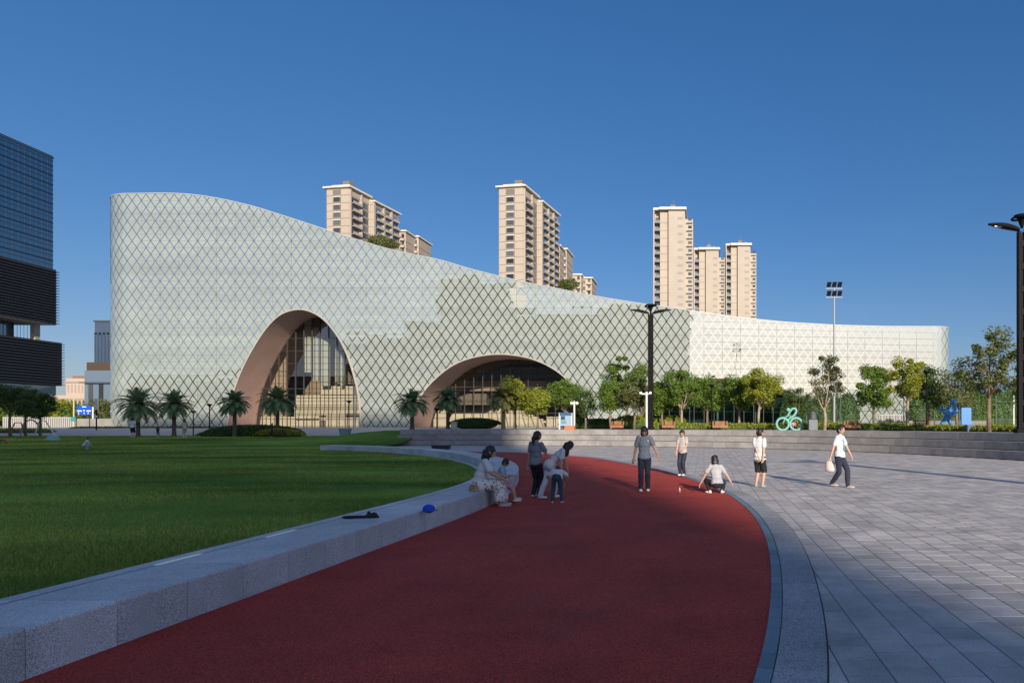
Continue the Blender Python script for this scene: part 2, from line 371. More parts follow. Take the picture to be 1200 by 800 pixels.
def pieces(name, path, step, d0, d1, z0, z1, m, parent, gap=.004, bev=.006, lo=0, hi=None):
    hi = hi or len(path)-1
    for i in range(lo, hi, step):
        j = min(i+step, hi)
        if j <= i: break
        mb = MB(); ring_piece(mb, path, i, j, d0, d1, z0, z1, gap, bev); mb.build(name, m, parent)
border = empty('track_border', kind='structure')
pieces('border_tile', tw, 1, 0, .105, -.02, .012, M_bt, border, .0025, .003)
pieces('kerb_stone', tw, 4, .112, .45, -.02, .016, M_kb, border, .002, .004)

ja, jb = offset(tw, .449), offset(tw, .463); jm = MB()
for i in range(len(tw)-1): jm.quad((jb[i].x, jb[i].y, .0045), (jb[i+1].x, jb[i+1].y, .0045), (ja[i+1].x, ja[i+1].y, .0045), (ja[i].x, ja[i].y, .0045))
jm.build('joint_seal', mat('joint_seal', (.02, .02, .02), .8), border)
# pavers
M_pv = granite('paver_stone', (.50, .48, .46), (.32, .305, .295), 110, island=.15, rough=.75, stain=.34)
kc = [(p.x, p.y) for p in offset(tw, .30)]
kx = np.array([k[0] for k in kc]); ky = np.array([k[1] for k in kc])
spx = np.array([p.x for p in sp]); spy = np.array([p.y for p in sp])
def inside_poly(x, y, px, py):
    c = False; j = len(px)-1
    for i in range(len(px)):
        if (py[i] > y) != (py[j] > y) and x < (px[j]-px[i])*(y-py[i])/(py[j]-py[i])+px[i]: c = not c
        j = i
    return c
plx = list(kx)+list(spx[::-1]); ply = list(ky)+list(spy[::-1])   # kerb line out, step line back
plx = [-34]+plx[0:]; ply = [40]+ply
# polygon: start left far, along kerb to the camera, then back along the steps
PW = .3
cand = []
for ci in range(int(-34/PW), int(17.5/PW)):
    x = (ci+.5)*PW; off = .0 if ci % 2 else PW*.5
    if rnd.random() < .25: off += PW*.25
    for ri in range(int(3.2/PW), int(52.2/PW)):
        y = ri*PW+off
        if x > 1.03*0+.5*y+2.2+2: continue
        if inside_poly(x, y, plx, ply): cand.append((x, y))
def paver_geo(mb, x, y, w, z, tx, ty):
    h = w/2-.005; g = h-.0018
    b = len(mb.v)
    for s, zz in ((h, -.014), (h, -.0012), (g, 0)):
        for sx, sy in ((-1, -1), (1, -1), (1, 1), (-1, 1)):
            mb.v.append((x+sx*s, y+sy*s, z+zz+sx*s*tx+sy*s*ty))
    for l in (0, 4):
        for k in range(4): mb.f.append((b+l+k, b+l+(k+1) % 4, b+l+4+(k+1) % 4, b+l+4+k))
    mb.f.append((b+8, b+9, b+10, b+11))
def pvis(c):
    px = CX+c[0]/c[1]*F; py = HY+EYE/c[1]*F
    return px < 1210 and py < 815
near = sorted([c for c in cand if pvis(c)], key=lambda c: c[1])[:290]; ns = set(near)
plaza = empty('paved_plaza', kind='structure')
pm = MB(); paver_geo(pm, 0, 0, PW, 0, 0, 0); pme = pm.mesh('paver', M_pv)
for (x, y) in near:
    o = link('paver', pme, plaza, (x, y, rnd.uniform(-.0008, .0006)), (rnd.uniform(-.0025, .0025), rnd.uniform(-.0025, .0025), 0))
pr = MB()
for c in cand:
    if c not in ns: paver_geo(pr, c[0], c[1], PW, rnd.uniform(-.0008, .0006), rnd.uniform(-.0025, .0025), rnd.uniform(-.0025, .0025))
pr.build('distant_pavers', M_pv, plaza, kind='stuff')

# curved granite bench round the lawn
M_bench = granite('bench_granite', (.72, .74, .76), (.26, .265, .275), 160, island=.12, rough=.7, stain=.22)
bench = empty('curved_bench', (0, 0, 0), label='long low curved granite block bench sweeping round the lawn beside the red track', cat='bench')
for i in range(len(bo)-1):
    fine = catmull([(p.x, p.y) for p in bo[max(i-1, 0):i+3]], .05)
    a = bo[i]; b = bo[i+1]; ta = (bo[min(i+1, len(bo)-1)]-bo[max(i-1, 0)]).normalized(); tb = (bo[min(i+2, len(bo)-1)]-bo[i]).normalized()
    na = Vector((-ta.y, ta.x, 0)); nb = Vector((-tb.y, tb.x, 0)); g = .004
    mb = MB(); prof = [(0, 0), (0, SEAT_H-.02), (.006, SEAT_H-.006), (.02, SEAT_H), (.70, SEAT_H), (.70, SEAT_H-.007), (.75, SEAT_H-.007), (.75, SEAT_H), (.89, SEAT_H), (.9, SEAT_H-.01), (.9, 0)]
    m = len(prof)
    for p, n_, t, s in ((a, na, ta, g), (b, nb, tb, -g)):
        for d_, z in prof: q = p+n_*d_+t*s; mb.v.append((q.x, q.y, z-.02 if z == 0 else z))
    for c in range(m-1): mb.f.append((c, m+c, m+c+1, c+1))
    mb.f.append(tuple(range(m))); mb.f.append(tuple(reversed(range(m, 2*m))))
    mb.build('granite_slab', M_bench, bench)
M_groove = mat('groove', (.16, .24, .28), .5)
gr = MB()
for i in range(len(bo)-1):
    a = offset(bo, .702)[i]; 
ga = offset(bo, .702); gb = offset(bo, .748)
for i in range(len(bo)-1): gr.quad((ga[i].x, ga[i].y, SEAT_H-.004), (ga[i+1].x, ga[i+1].y, SEAT_H-.004), (gb[i+1].x, gb[i+1].y, SEAT_H-.004), (gb[i].x, gb[i].y, SEAT_H-.004))
gr.build('light_channel', M_groove, bench)
for k, yy in enumerate((6.42, 7.95)):
    i = int(np.interp(yy, [p.y for p in bo], range(len(bo)))); t = (bo[i+1]-bo[i]).normalized(); nn = Vector((-t.y, t.x, 0)); c = Vector((np.interp(yy, [p.y for p in bo], [p.x for p in bo]), yy, 0))+nn*.725
    MB().obox((c.x, c.y, SEAT_H-.001), t*.26, nn*.026, (0, 0, .005)).build('light_diffuser', mat('opal_diffuser', (.90, .92, .80), .3), bench)
# pale kerb strip along the lawn side of the far part of the bench
ks = MB(); a_ = offset(bo, .95); b_ = offset(bo, 1.15); N = len(bo)
for i in range(int(N*.35), N-14):
    A, B, C, D = a_[i], a_[i+1], b_[i+1], b_[i]; ks.add([(A.x, A.y, .0), (B.x, B.y, .0), (C.x, C.y, .0), (D.x, D.y, .0), (A.x, A.y, .07), (B.x, B.y, .07), (C.x, C.y, .07), (D.x, D.y, .07)], [(4, 5, 6, 7), (0, 1, 5, 4), (2, 3, 7, 6), (3, 0, 4, 7), (1, 2, 6, 5)])
ks.build('lawn_edging', mat('pale_edging', (.5, .5, .5), .8), kind='structure')

# stepped seating
M_st = granite('step_granite', (.36, .35, .34), (.22, .21, .205), 60, island=.12, rough=.8, stain=.25)
steps = empty('stepped_seating', kind='structure')
st_path = catmull(STEP_PATH, 1.0)
for k in range(3):
    d0 = .45*k; pth = st_path
    for i in range(len(pth)-1):
        if pth[i].y < 14: continue
        mb = MB(); ring_piece(mb, pth, i, i+1, d0, d0+.52 if k < 2 else d0+.9, .4*k+.035, .4*k+.40, .006, .008); mb.build('step_slab', M_st, steps)
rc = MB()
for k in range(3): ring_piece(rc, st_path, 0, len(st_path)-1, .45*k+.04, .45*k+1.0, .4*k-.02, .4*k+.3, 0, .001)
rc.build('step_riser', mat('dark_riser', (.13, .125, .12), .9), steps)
# ================================================================ PAVILION
TH = R(8); c8, s8 = math.cos(TH), math.sin(TH)
FY = 95.0; XL = -80.36; RAD = 5.0; S0 = XL-RAD*math.pi/2; SR = 36.8-2; RR = 2.6; BACK = 30
def path(s):
    """facade plan curve: s -> (x, y, tangent angle)"""
    if s < S0: return XL-RAD, FY+RAD+(S0-s), -math.pi/2
    if s < XL:
        a = (XL-s)/RAD; return XL-RAD*math.sin(a), FY+RAD-RAD*math.cos(a), -a
    if s < -2: return s, FY, 0.0
    if s < SR: return -2+(s+2)*c8, FY+(s+2)*s8, TH
    x, y = -2+(SR+2)*c8, FY+(SR+2)*s8
    if s < SR+RR*math.pi*.5:
        a = (s-SR)/RR; return x+RR*(math.sin(TH+a)-math.sin(TH)), y+RR*(math.cos(TH)-math.cos(TH+a)), TH+a
    a = math.pi*.5; x, y = x+RR*(math.sin(TH+a)-math.sin(TH)), y+RR*(math.cos(TH)-math.cos(TH+a)); l = s-SR-RR*a
    return x+l*math.cos(TH+a), y+l*math.sin(TH+a), TH+a
def px2s(px):
    k = (px-CX)/F
    if k*FY <= -2: return k*FY
    return -2+(FY*k+2)/(c8-k*s8)
def pxz(px, py):
    s = px2s(px); y = path(s)[1]; return s, EYE-(py-HY)/F*y
top = [pxz(*p) for p in [(150, 226.5), (180, 226), (205, 226), (232, 228), (262, 233), (300, 242), (350, 258), (400, 274.5), (450, 290), (480, 297), (500, 300.5), (520, 305), (545, 313), (580, 322), (615, 330), (650, 337), (700, 347), (750, 355), (808, 363), (860, 371), (920, 377), (980, 380.5), (1040, 382), (1098, 382)]]
ts = np.linspace(-120, 80, 801); tz = np.interp(ts, [t[0] for t in top], [t[1] for t in top])
kern = np.ones(13)/13; tz2 = np.convolve(np.pad(tz, 6, mode='edge'), kern, mode='valid')
def topz(s): return float(np.interp(s, ts, tz2))
GZ = 1.0
A1 = [pxz(*p) for p in [(267, 506), (270, 480), (276, 455), (285, 432), (297, 409), (312, 386), (328, 370), (346, 363.5), (362, 365), (378, 374), (393, 391), (405, 413), (414, 440), (420, 468), (423, 506)]]
A2 = [pxz(*p) for p in [(480, 506), (486, 483), (496, 461), (512, 443), (532, 428), (556, 419), (586, 415.5), (618, 419.5), (644, 430), (664, 445), (679, 465), (688, 485), (692, 506)]]
A3 = [pxz(*p) for p in [(744, 506), (750, 484), (764, 466), (785, 452), (815, 445), (850, 443.5), (885, 447.5), (910, 453), (935, 464), (957, 480), (968, 506)]]
def smooth_poly(pts, n=5):
    out = []
    for i in range(len(pts)-1):
        p0 = Vector((*pts[max(i-1, 0)], 0)); p1 = Vector((*pts[i], 0)); p2 = Vector((*pts[i+1], 0)); p3 = Vector((*pts[min(i+2, len(pts)-1)], 0))
        for k in range(n):
            t = k/n; q = .5*((2*p1)+(p2-p0)*t+(2*p0-5*p1+4*p2-p3)*t*t+(3*p1-p0-3*p2+p3)*t**3); out.append((q.x, q.y))
    out.append(tuple(pts[-1])); return out
A1, A2, A3 = smooth_poly(A1), smooth_poly(A2), smooth_poly(A3)
def in_arch(A, s, z):
    if s <= A[0][0] or s >= A[-1][0] or z > 40: return False
    return inside_poly(s, z, [a[0] for a in A], [a[1] for a in A]) or (z < A[0][1] and A[0][0] < s < A[-1][0])
ARCHES = [A1, A2, A3]
BB = [(min(a[0] for a in A)-.1, max(a[0] for a in A)+.1, max(a[1] for a in A)+.1) for A in ARCHES]
def solid(s, z):
    if z > topz(s)-.02: return False
    for A, b in zip(ARCHES, BB):
        if b[0] < s < b[1] and z < b[2] and in_arch(A, s, z): return False
    return True
def clip(poly, f):
    """keep the part of poly (dense enough) where f is true"""
    out = []; n = len(poly); st = [f(*p) for p in poly]
    if all(st): return poly
    if not any(st): return []
    for i in range(n):
        a, b = poly[i], poly[(i+1) % n]; fa, fb = st[i], st[(i+1) % n]
        if fa: out.append(a)
        if fa != fb:
            lo, hi = (a, b) if fa else (b, a)
            for _ in range(9):
                m = ((lo[0]+hi[0])/2, (lo[1]+hi[1])/2)
                if f(*m): lo = m
                else: hi = m
            out.append(lo)
    return out
DW = 1.305; DH = .932; PWD = 2*DW

def facade_mat():
    """frit printed glass: pale printed triangles between clear mirror-like lines, one glossy skin over both"""
    m = bpy.data.materials.new('frit_glass'); m.use_nodes = True; n = m.node_tree; b = n.nodes['Principled BSDF']
    uv = n.nodes.new('ShaderNodeUVMap'); sx = n.nodes.new('ShaderNodeSeparateXYZ'); n.links.new(uv.outputs[0], sx.inputs[0])
    def M(op, a, c=None):
        k = n.nodes.new('ShaderNodeMath'); k.operation = op
        for i, v in enumerate((a, c)):
            if v is None: continue
            if isinstance(v, (int, float)): k.inputs[i].default_value = v
            else: n.links.new(v, k.inputs[i])
        return k.outputs[0]
    ds = []
    for sg in ('ADD', 'SUBTRACT'):
        t = M('MULTIPLY', M(sg, M('MULTIPLY', sx.outputs[0], 2.0), sx.outputs[1]), .5)
        f = M('ABSOLUTE', M('SUBTRACT', M('FRACT', M('ADD', t, .5)), .5)); ds.append(f)
    dmin = M('MINIMUM', ds[0], ds[1])
    line = M('LESS_THAN', dmin, .062)
    gi = n.nodes.new('ShaderNodeNewGeometry'); oi = n.nodes.new('ShaderNodeObjectInfo')
    rr = M('FRACT', M('ADD', M('MULTIPLY', gi.outputs['Random Per Island'], 1.0), oi.outputs['Random']))
    row = M('FLOOR', M('ADD', sx.outputs[1], .001))
    wn = n.nodes.new('ShaderNodeTexNoise'); wn.inputs['Scale'].default_value = .09; n.links.new(gi.outputs['Position'], wn.inputs['Vector'])
    mp = n.nodes.new('ShaderNodeMapping'); mp.inputs['Scale'].default_value = (.02, .02, .62); n.links.new(gi.outputs['Position'], mp.inputs[0])
    wr = n.nodes.new('ShaderNodeTexNoise'); wr.inputs['Scale'].default_value = 1; wr.inputs['Detail'].default_value = 1; n.links.new(mp.outputs[0], wr.inputs['Vector'])
    val = M('ADD', M('ADD', .74, M('MULTIPLY', rr, .10)), M('MULTIPLY', wr.outputs[0], .46))
    hs = n.nodes.new('ShaderNodeHueSaturation'); hs.inputs['Color'].default_value = (.285, .33, .305, 1); n.links.new(val, hs.inputs['Value'])
    mx = n.nodes.new('ShaderNodeMix'); mx.data_type = 'RGBA'; n.links.new(line, mx.inputs[0]); n.links.new(hs.outputs[0], mx.inputs[6]); mx.inputs[7].default_value = (.070, .080, .080, 1)
    n.links.new(mx.outputs[2], b.inputs['Base Color'])
    b.inputs['Roughness'].default_value = .6; b.inputs['Coat Weight'].default_value = 1; b.inputs['Coat Roughness'].default_value = .02
    ci = M('ADD', 1.9, M('MULTIPLY', line, 1.6)); n.links.new(ci, b.inputs['Coat IOR'])
    gl = n.nodes.new('ShaderNodeBsdfGlossy'); gl.inputs['Roughness'].default_value = .015; gl.inputs['Color'].default_value = (1, .94, .84, 1)
    fac = M('ADD', M('MULTIPLY', line, .46), .03); ms = n.nodes.new('ShaderNodeMixShader'); n.links.new(fac, ms.inputs[0]); n.links.new(b.outputs[0], ms.inputs[1]); n.links.new(gl.outputs[0], ms.inputs[2]); n.links.new(ms.outputs[0], n.nodes['Material Output'].inputs[0])
    return m
M_FR = facade_mat()
pav = empty('glass_pavilion', (0, FY, GZ), label='huge white curving pavilion clad in diamond patterned glass panels with rounded arch openings', cat='building')
def in_pav(o):      # child placed in world coordinates
    o.parent = pav; o.matrix_parent_inverse = Matrix.Translation((0, -FY, -GZ)); return o
def to3(s, z, d=0):
    x, y, a = path(s); return Vector((x-math.sin(a)*d, y+math.cos(a)*d, z))      # d = depth behind the facade
full = []; rest = MB(); rest.uv = []
NR = int((37-GZ)/DH)+1
s_lo, s_hi = S0-26, SR+RR*math.pi/2+20
nl = round((XL-S0)/DW); 
def add_stuff(poly, s_ref, gap, tilt):
    vs = []; uvs = []
    tx, tz_ = tilt; scx = sum(p[0] for p in poly)/len(poly); scz = sum(p[1] for p in poly)/len(poly)
    for s, z in poly:
        ss = scx+(s-scx)*(1-gap/PWD*2); zz = scz+(z-scz)*(1-gap/DH*2)
        vs.append(to3(ss, zz, (ss-scx)*tx+(zz-scz)*tz_)); uvs.append((s/DW, (z-GZ)/DH))
    k = len(rest.v); rest.v += [tuple(v) for v in vs]; rest.f.append(tuple(range(k, k+len(vs)))); rest.uv.append(uvs)
s = math.floor(s_lo/PWD)*PWD
while s < s_hi:
    curved = (s < XL+.01) or (s+PWD > SR) 
    crosses = s < -2 < s+PWD
    gap = .010 if s < -3 else .014
    for r in range(NR):
        z0 = GZ+r*DH; z1 = z0+DH
        tilt = (rnd.gauss(0, .003), rnd.gauss(0, .004))
        N = 12; edge = [(s+PWD*i/N, z0) for i in range(N)]+[(s+PWD, z0+DH*i/4) for i in range(4)]+[(s+PWD-PWD*i/N, z1) for i in range(N)]+[(s, z1-DH*i/4) for i in range(4)]
        if all(solid(*p) for p in edge) and not curved and not crosses: full.append((s, z0, r, tilt, gap)); continue
        nsub = 4 if curved else 4
        if crosses: cuts = [s, -2, s+PWD]
        else: cuts = [s+PWD*i/nsub for i in range(nsub+1)]
        for a, b in zip(cuts, cuts[1:]):
            n_ = 6; e = [(a+(b-a)*i/n_, z0) for i in range(n_)]+[(b, z0+DH*i/4) for i in range(4)]+[(b-(b-a)*i/n_, z1) for i in range(n_)]+[(a, z1-DH*i/4) for i in range(4)]
            q = clip(e, solid)
            if len(q) > 2:
                # drop collinear points
                qq = [q[i] for i in range(len(q)) if abs((q[i][0]-q[i-1][0])*(q[(i+1) % len(q)][1]-q[i][1])-(q[i][1]-q[i-1][1])*(q[(i+1) % len(q)][0]-q[i][0])) > 1e-7]
                if len(qq) > 2: add_stuff(qq, s, .004, tilt)
    s += PWD
full.sort(key=lambda f: abs((f[0]+22)/60)+abs(f[1]-14)/40)
full.sort(key=lambda f: (f[0]+30)**2+((f[1]-9)*2.6)**2)
meshes = {}
def panel_mesh(r, iS, gap):
    key = (r % 2, gap)
    if key not in meshes:
        mb = MB(); g = gap; w, h = PWD, DH
        mb.v = [(g, 0, g), (w-g, 0, g), (w-g, 0, h-g), (g, 0, h-g), (g, .04, g), (w-g, .04, g), (w-g, .04, h-g), (g, .04, h-g)]
        mb.f = [(0, 1, 2, 3), (4, 7, 6, 5), (0, 4, 5, 1), (1, 5, 6, 2), (2, 6, 7, 3), (3, 7, 4, 0)]
        v = r % 2; U = [(g/DW, v+g/DH), (2-g/DW, v+g/DH), (2-g/DW, v+1-g/DH), (g/DW, v+1-g/DH)]*2
        mb.uv = [[U[i] for i in f] for f in mb.f]; meshes[key] = mb.mesh('facade_panel', M_FR)
    return meshes[key]
for i, (s, z0, r, tilt, gap) in enumerate(full):
    if i < 295:
        x, y, a = path(s+PWD/2 if s > -2 else s)
        if s > -2: x -= math.cos(a)*PWD/2; y -= math.sin(a)*PWD/2
        o = link('facade_panel', panel_mesh(r, 0, gap), None, (x, y, z0), (tilt[1], 0, a+tilt[0])); in_pav(o)
    else:
        add_stuff([(s, z0), (s+PWD, z0), (s+PWD, z0+DH), (s, z0+DH)], s, gap, tilt)
in_pav(rest.build('more_facade_panels', M_FR, kind='stuff'))
# structure behind the panels, roof, parapet, arch linings
M_back = mat('backing_wall', (.10, .12, .12), .8)
bk = MB(); ss = list(np.arange(s_lo, s_hi, .65))
for a, b in zip(ss, ss[1:]):
    N = 40; z = GZ-.4; zt = min(topz(a), topz(b))-.15; m = (a+b)/2; z_open = None
    lo = GZ-.4
    for A, bb in zip(ARCHES, BB):
        if bb[0]-.4 < m < bb[1]+.4:
            zz = max([p[1] for p in A if abs(p[0]-m) < 1.1] or [0]); lo = max(lo, zz+.4)
    if zt > lo: bk.quad(to3(a, lo, .12), to3(b, lo, .12), to3(b, zt, .12), to3(a, zt, .12))
in_pav(bk.build('backing_wall', M_back))
rf = MB(); ps = [path(s_) for s_ in ss]; 
sel = [(s_, p) for s_, p in zip(ss, ps) if p[1] < FY+28]
for (a, pa), (b, pb) in zip(sel, sel[1:]):
    rf.quad((pa[0], pa[1], topz(a)-.1), (pb[0], pb[1], topz(b)-.1), (pb[0], FY+45, topz(b)-.1), (pa[0], FY+45, topz(a)-.1))
    rf.quad((pa[0], FY+45, topz(a)-.1), (pb[0], FY+45, topz(b)-.1), (pb[0], FY+45, 1), (pa[0], FY+45, 1))
in_pav(rf.build('roof', mat('white_roof', (.62, .64, .62), .5)))
pp = MB()
for a, b in zip(ss, ss[1:]):
    for d0, d1 in ((-.05, .35),):
        za, zb = topz(a), topz(b); A0, B0, A1_, B1_ = to3(a, za, d0), to3(b, zb, d0), to3(a, za, d1), to3(b, zb, d1); dn = Vector((0, 0, -.10))
        pp.quad(A0+dn, B0+dn, B0, A0); pp.quad(A0, B0, B1_, A1_); pp.quad(A1_, B1_, B1_+dn, A1_+dn)
in_pav(pp.build('parapet', mat('parapet_metal', (.42, .46, .45), .4)))
M_rev = mat('pink_stucco', (.46, .31, .26), .75, base2=(.42, .28, .24), scale=.4)
M_rim = mat('arch_rim', (.36, .34, .31), .5)
DEP = [5.6, 6.5, 6.0]
for A, D in zip(ARCHES, DEP):
    rv = MB(); rim = MB()
    for (s0, z0), (s1, z1) in zip(A, A[1:]):
        a, b, c, d = to3(s0, z0, -.02), to3(s1, z1, -.02), to3(s1, z1, D+.3), to3(s0, z0, D+.3)
        rv.quad(a, b, c, d)
    n_ = len(A)
    cs = (A[0][0]+A[-1][0])/2
    for i in range(n_-1):
        q = []
        for k in (i, i+1):
            t = Vector((A[min(k+1, n_-1)][0]-A[max(k-1, 0)][0], A[min(k+1, n_-1)][1]-A[max(k-1, 0)][1])).normalized(); nn = Vector((-t.y, t.x))
            q.append((A[k], (A[k][0]+nn.x*.17, A[k][1]+nn.y*.17)))
        (a0, a1), (b0, b1) = q
        rim.quad(to3(*a0, -.09), to3(*b0, -.09), to3(*b1, -.09), to3(*a1, -.09)); rim.quad(to3(*a1, -.09), to3(*b1, -.09), to3(*b1, .05), to3(*a1, .05)); rim.quad(to3(*a0, .05), to3(*b0, .05), to3(*b0, -.09), to3(*a0, -.09))
    in_pav(rv.build('arch_lining', M_rev, smooth=True)); in_pav(rim.build('arch_rim', M_rim))
# glazing in the arches, pane by pane, with a mullion grid
M_gl = glass_mat('lobby_glass', (.88, .88, .83), .14)
M_gl3 = glass_mat('teal_glass', (.35, .50, .50), .10)
M_mul = mat('dark_mullion', (.05, .05, .05), .4)
for ai, (A, D, pw, ph) in enumerate(((A1, 5.6, 1.22, 1.85), (A2, 6.5, 1.35, 1.95), (A3, 6.0, 1.5, 2.2))):
    sa, sb, zt = A[0][0], A[-1][0], max(a[1] for a in A)
    ni = int((sb-sa)/pw)+1; nj = int((zt-GZ)/ph)+1
    glm = M_gl if ai < 2 else M_gl3; mul = MB(); shared = None
    f = lambda s_, z_, A=A: in_arch(A, s_, z_)
    for i in range(ni+1):
        s_ = sa+i*pw
        zs = [GZ-.2]+[z for z in np.arange(GZ, zt+.1, .15) if f(s_, z)]
        if len(zs) > 2:
            a_, b_ = to3(s_, zs[0], D-.06), to3(s_, zs[-1], D-.06); mul.bar(a_, b_, .075, .16)
    for j in range(nj+1):
        z = GZ+.3+j*ph; xs_ = [x for x in np.arange(sa, sb, .15) if f(x, z)]
        if len(xs_) > 2: mul.bar(to3(xs_[0], z, D-.04), to3(xs_[-1], z, D-.04), .05, .07)
    for i in range(ni):
        for j in range(-1, nj):
            s_, z = sa+i*pw, GZ+.3+j*ph; N = 4
            e = [(s_+pw*k/N, z) for k in range(N)]+[(s_+pw, z+ph*k/N) for k in range(N)]+[(s_+pw-pw*k/N, z+ph) for k in range(N)]+[(s_, z+ph-ph*k/N) for k in range(N)]
            q = clip(e, f)
            if len(q) < 3: continue
            g = MB(); tl = rnd.gauss(0, .004)
            if len(q) == len(e): q = [e[0], e[N], e[2*N], e[3*N]]
            g.v = [tuple(to3(a, b, D+(a-s_)*tl)) for a, b in q]; g.f = [tuple(range(len(q)))]
            in_pav(g.build('glass_pane', glm))
    in_pav(mul.build('mullion_grid', M_mul))
# lobby interiors
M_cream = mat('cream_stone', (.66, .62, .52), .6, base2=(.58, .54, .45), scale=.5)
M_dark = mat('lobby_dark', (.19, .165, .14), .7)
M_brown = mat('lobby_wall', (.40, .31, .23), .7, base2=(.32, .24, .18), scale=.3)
M_pale = mat('pale_column', (.42, .46, .44), .5)
in_pav(MB().box(-82, 40, FY+1, FY+42, GZ-.1, GZ+.18).build('lobby_floor', M_cream))
def box_at(mb, px0, px1, py0, py1, Y, dy):
    mb.box(XP(px0, Y), XP(px1, Y), Y, Y+dy, ZP(py1, Y), ZP(py0, Y))
# first arch
def lob(name, m, boxes, Y, dy):
    mb = MB()
    for b in boxes: box_at(mb, *b, Y, dy)
    return in_pav(mb.build(name, m))
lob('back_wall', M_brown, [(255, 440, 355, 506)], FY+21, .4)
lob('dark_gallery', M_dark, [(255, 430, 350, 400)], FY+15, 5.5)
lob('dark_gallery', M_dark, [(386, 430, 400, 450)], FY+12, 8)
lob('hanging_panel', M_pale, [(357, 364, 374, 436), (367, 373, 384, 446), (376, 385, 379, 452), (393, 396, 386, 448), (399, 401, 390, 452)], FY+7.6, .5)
lob('hanging_panel', M_brown, [(262, 335, 372, 500)], FY+8.2, .4)  # brown panel added to imitate the arch lining's reflection in the glass
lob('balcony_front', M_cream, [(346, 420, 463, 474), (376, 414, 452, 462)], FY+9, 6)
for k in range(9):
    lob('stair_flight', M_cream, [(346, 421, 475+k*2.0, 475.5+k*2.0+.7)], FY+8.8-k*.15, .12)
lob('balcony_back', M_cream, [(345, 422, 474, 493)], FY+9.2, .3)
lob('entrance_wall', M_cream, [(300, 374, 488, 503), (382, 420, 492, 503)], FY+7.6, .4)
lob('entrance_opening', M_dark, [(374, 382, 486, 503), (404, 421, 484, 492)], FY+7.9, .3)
# second arch
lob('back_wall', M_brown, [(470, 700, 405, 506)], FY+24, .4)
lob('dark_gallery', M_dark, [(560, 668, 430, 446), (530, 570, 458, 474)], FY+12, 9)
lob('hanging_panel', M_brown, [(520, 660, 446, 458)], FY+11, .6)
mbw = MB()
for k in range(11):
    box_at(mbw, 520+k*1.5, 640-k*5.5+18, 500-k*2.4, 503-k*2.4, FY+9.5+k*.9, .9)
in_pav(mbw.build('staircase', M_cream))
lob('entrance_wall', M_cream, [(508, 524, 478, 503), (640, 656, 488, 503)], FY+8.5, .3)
# third arch: dim teal lobby with a pale canopy band
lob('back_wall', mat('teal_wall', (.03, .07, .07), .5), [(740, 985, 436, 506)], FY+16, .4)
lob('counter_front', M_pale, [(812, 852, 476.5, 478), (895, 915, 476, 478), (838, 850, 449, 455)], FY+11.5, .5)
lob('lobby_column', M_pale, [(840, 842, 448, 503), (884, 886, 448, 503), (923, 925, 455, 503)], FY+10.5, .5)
# ================================================================ OTHER BUILDINGS
M_tile = mat('beige_tile', (.44, .38, .31), .7, base2=(.40, .345, .285), scale=.15)
M_tileL = mat('cream_tile', (.42, .375, .32), .7, base2=(.38, .34, .295), scale=.15)
M_grw = mat('grey_render', (.17, .16, .14), .7)
M_win = mat('dark_window', (.07, .08, .09), .12, spec=.9, island=.75)
M_winb = mat('blue_window', (.08, .13, .18), .1, spec=1.0, island=.6)
M_slabm = mat('slab_edge', (.30, .27, .25), .7)
M_whr = mat('white_trim', (.66, .62, .56), .6)

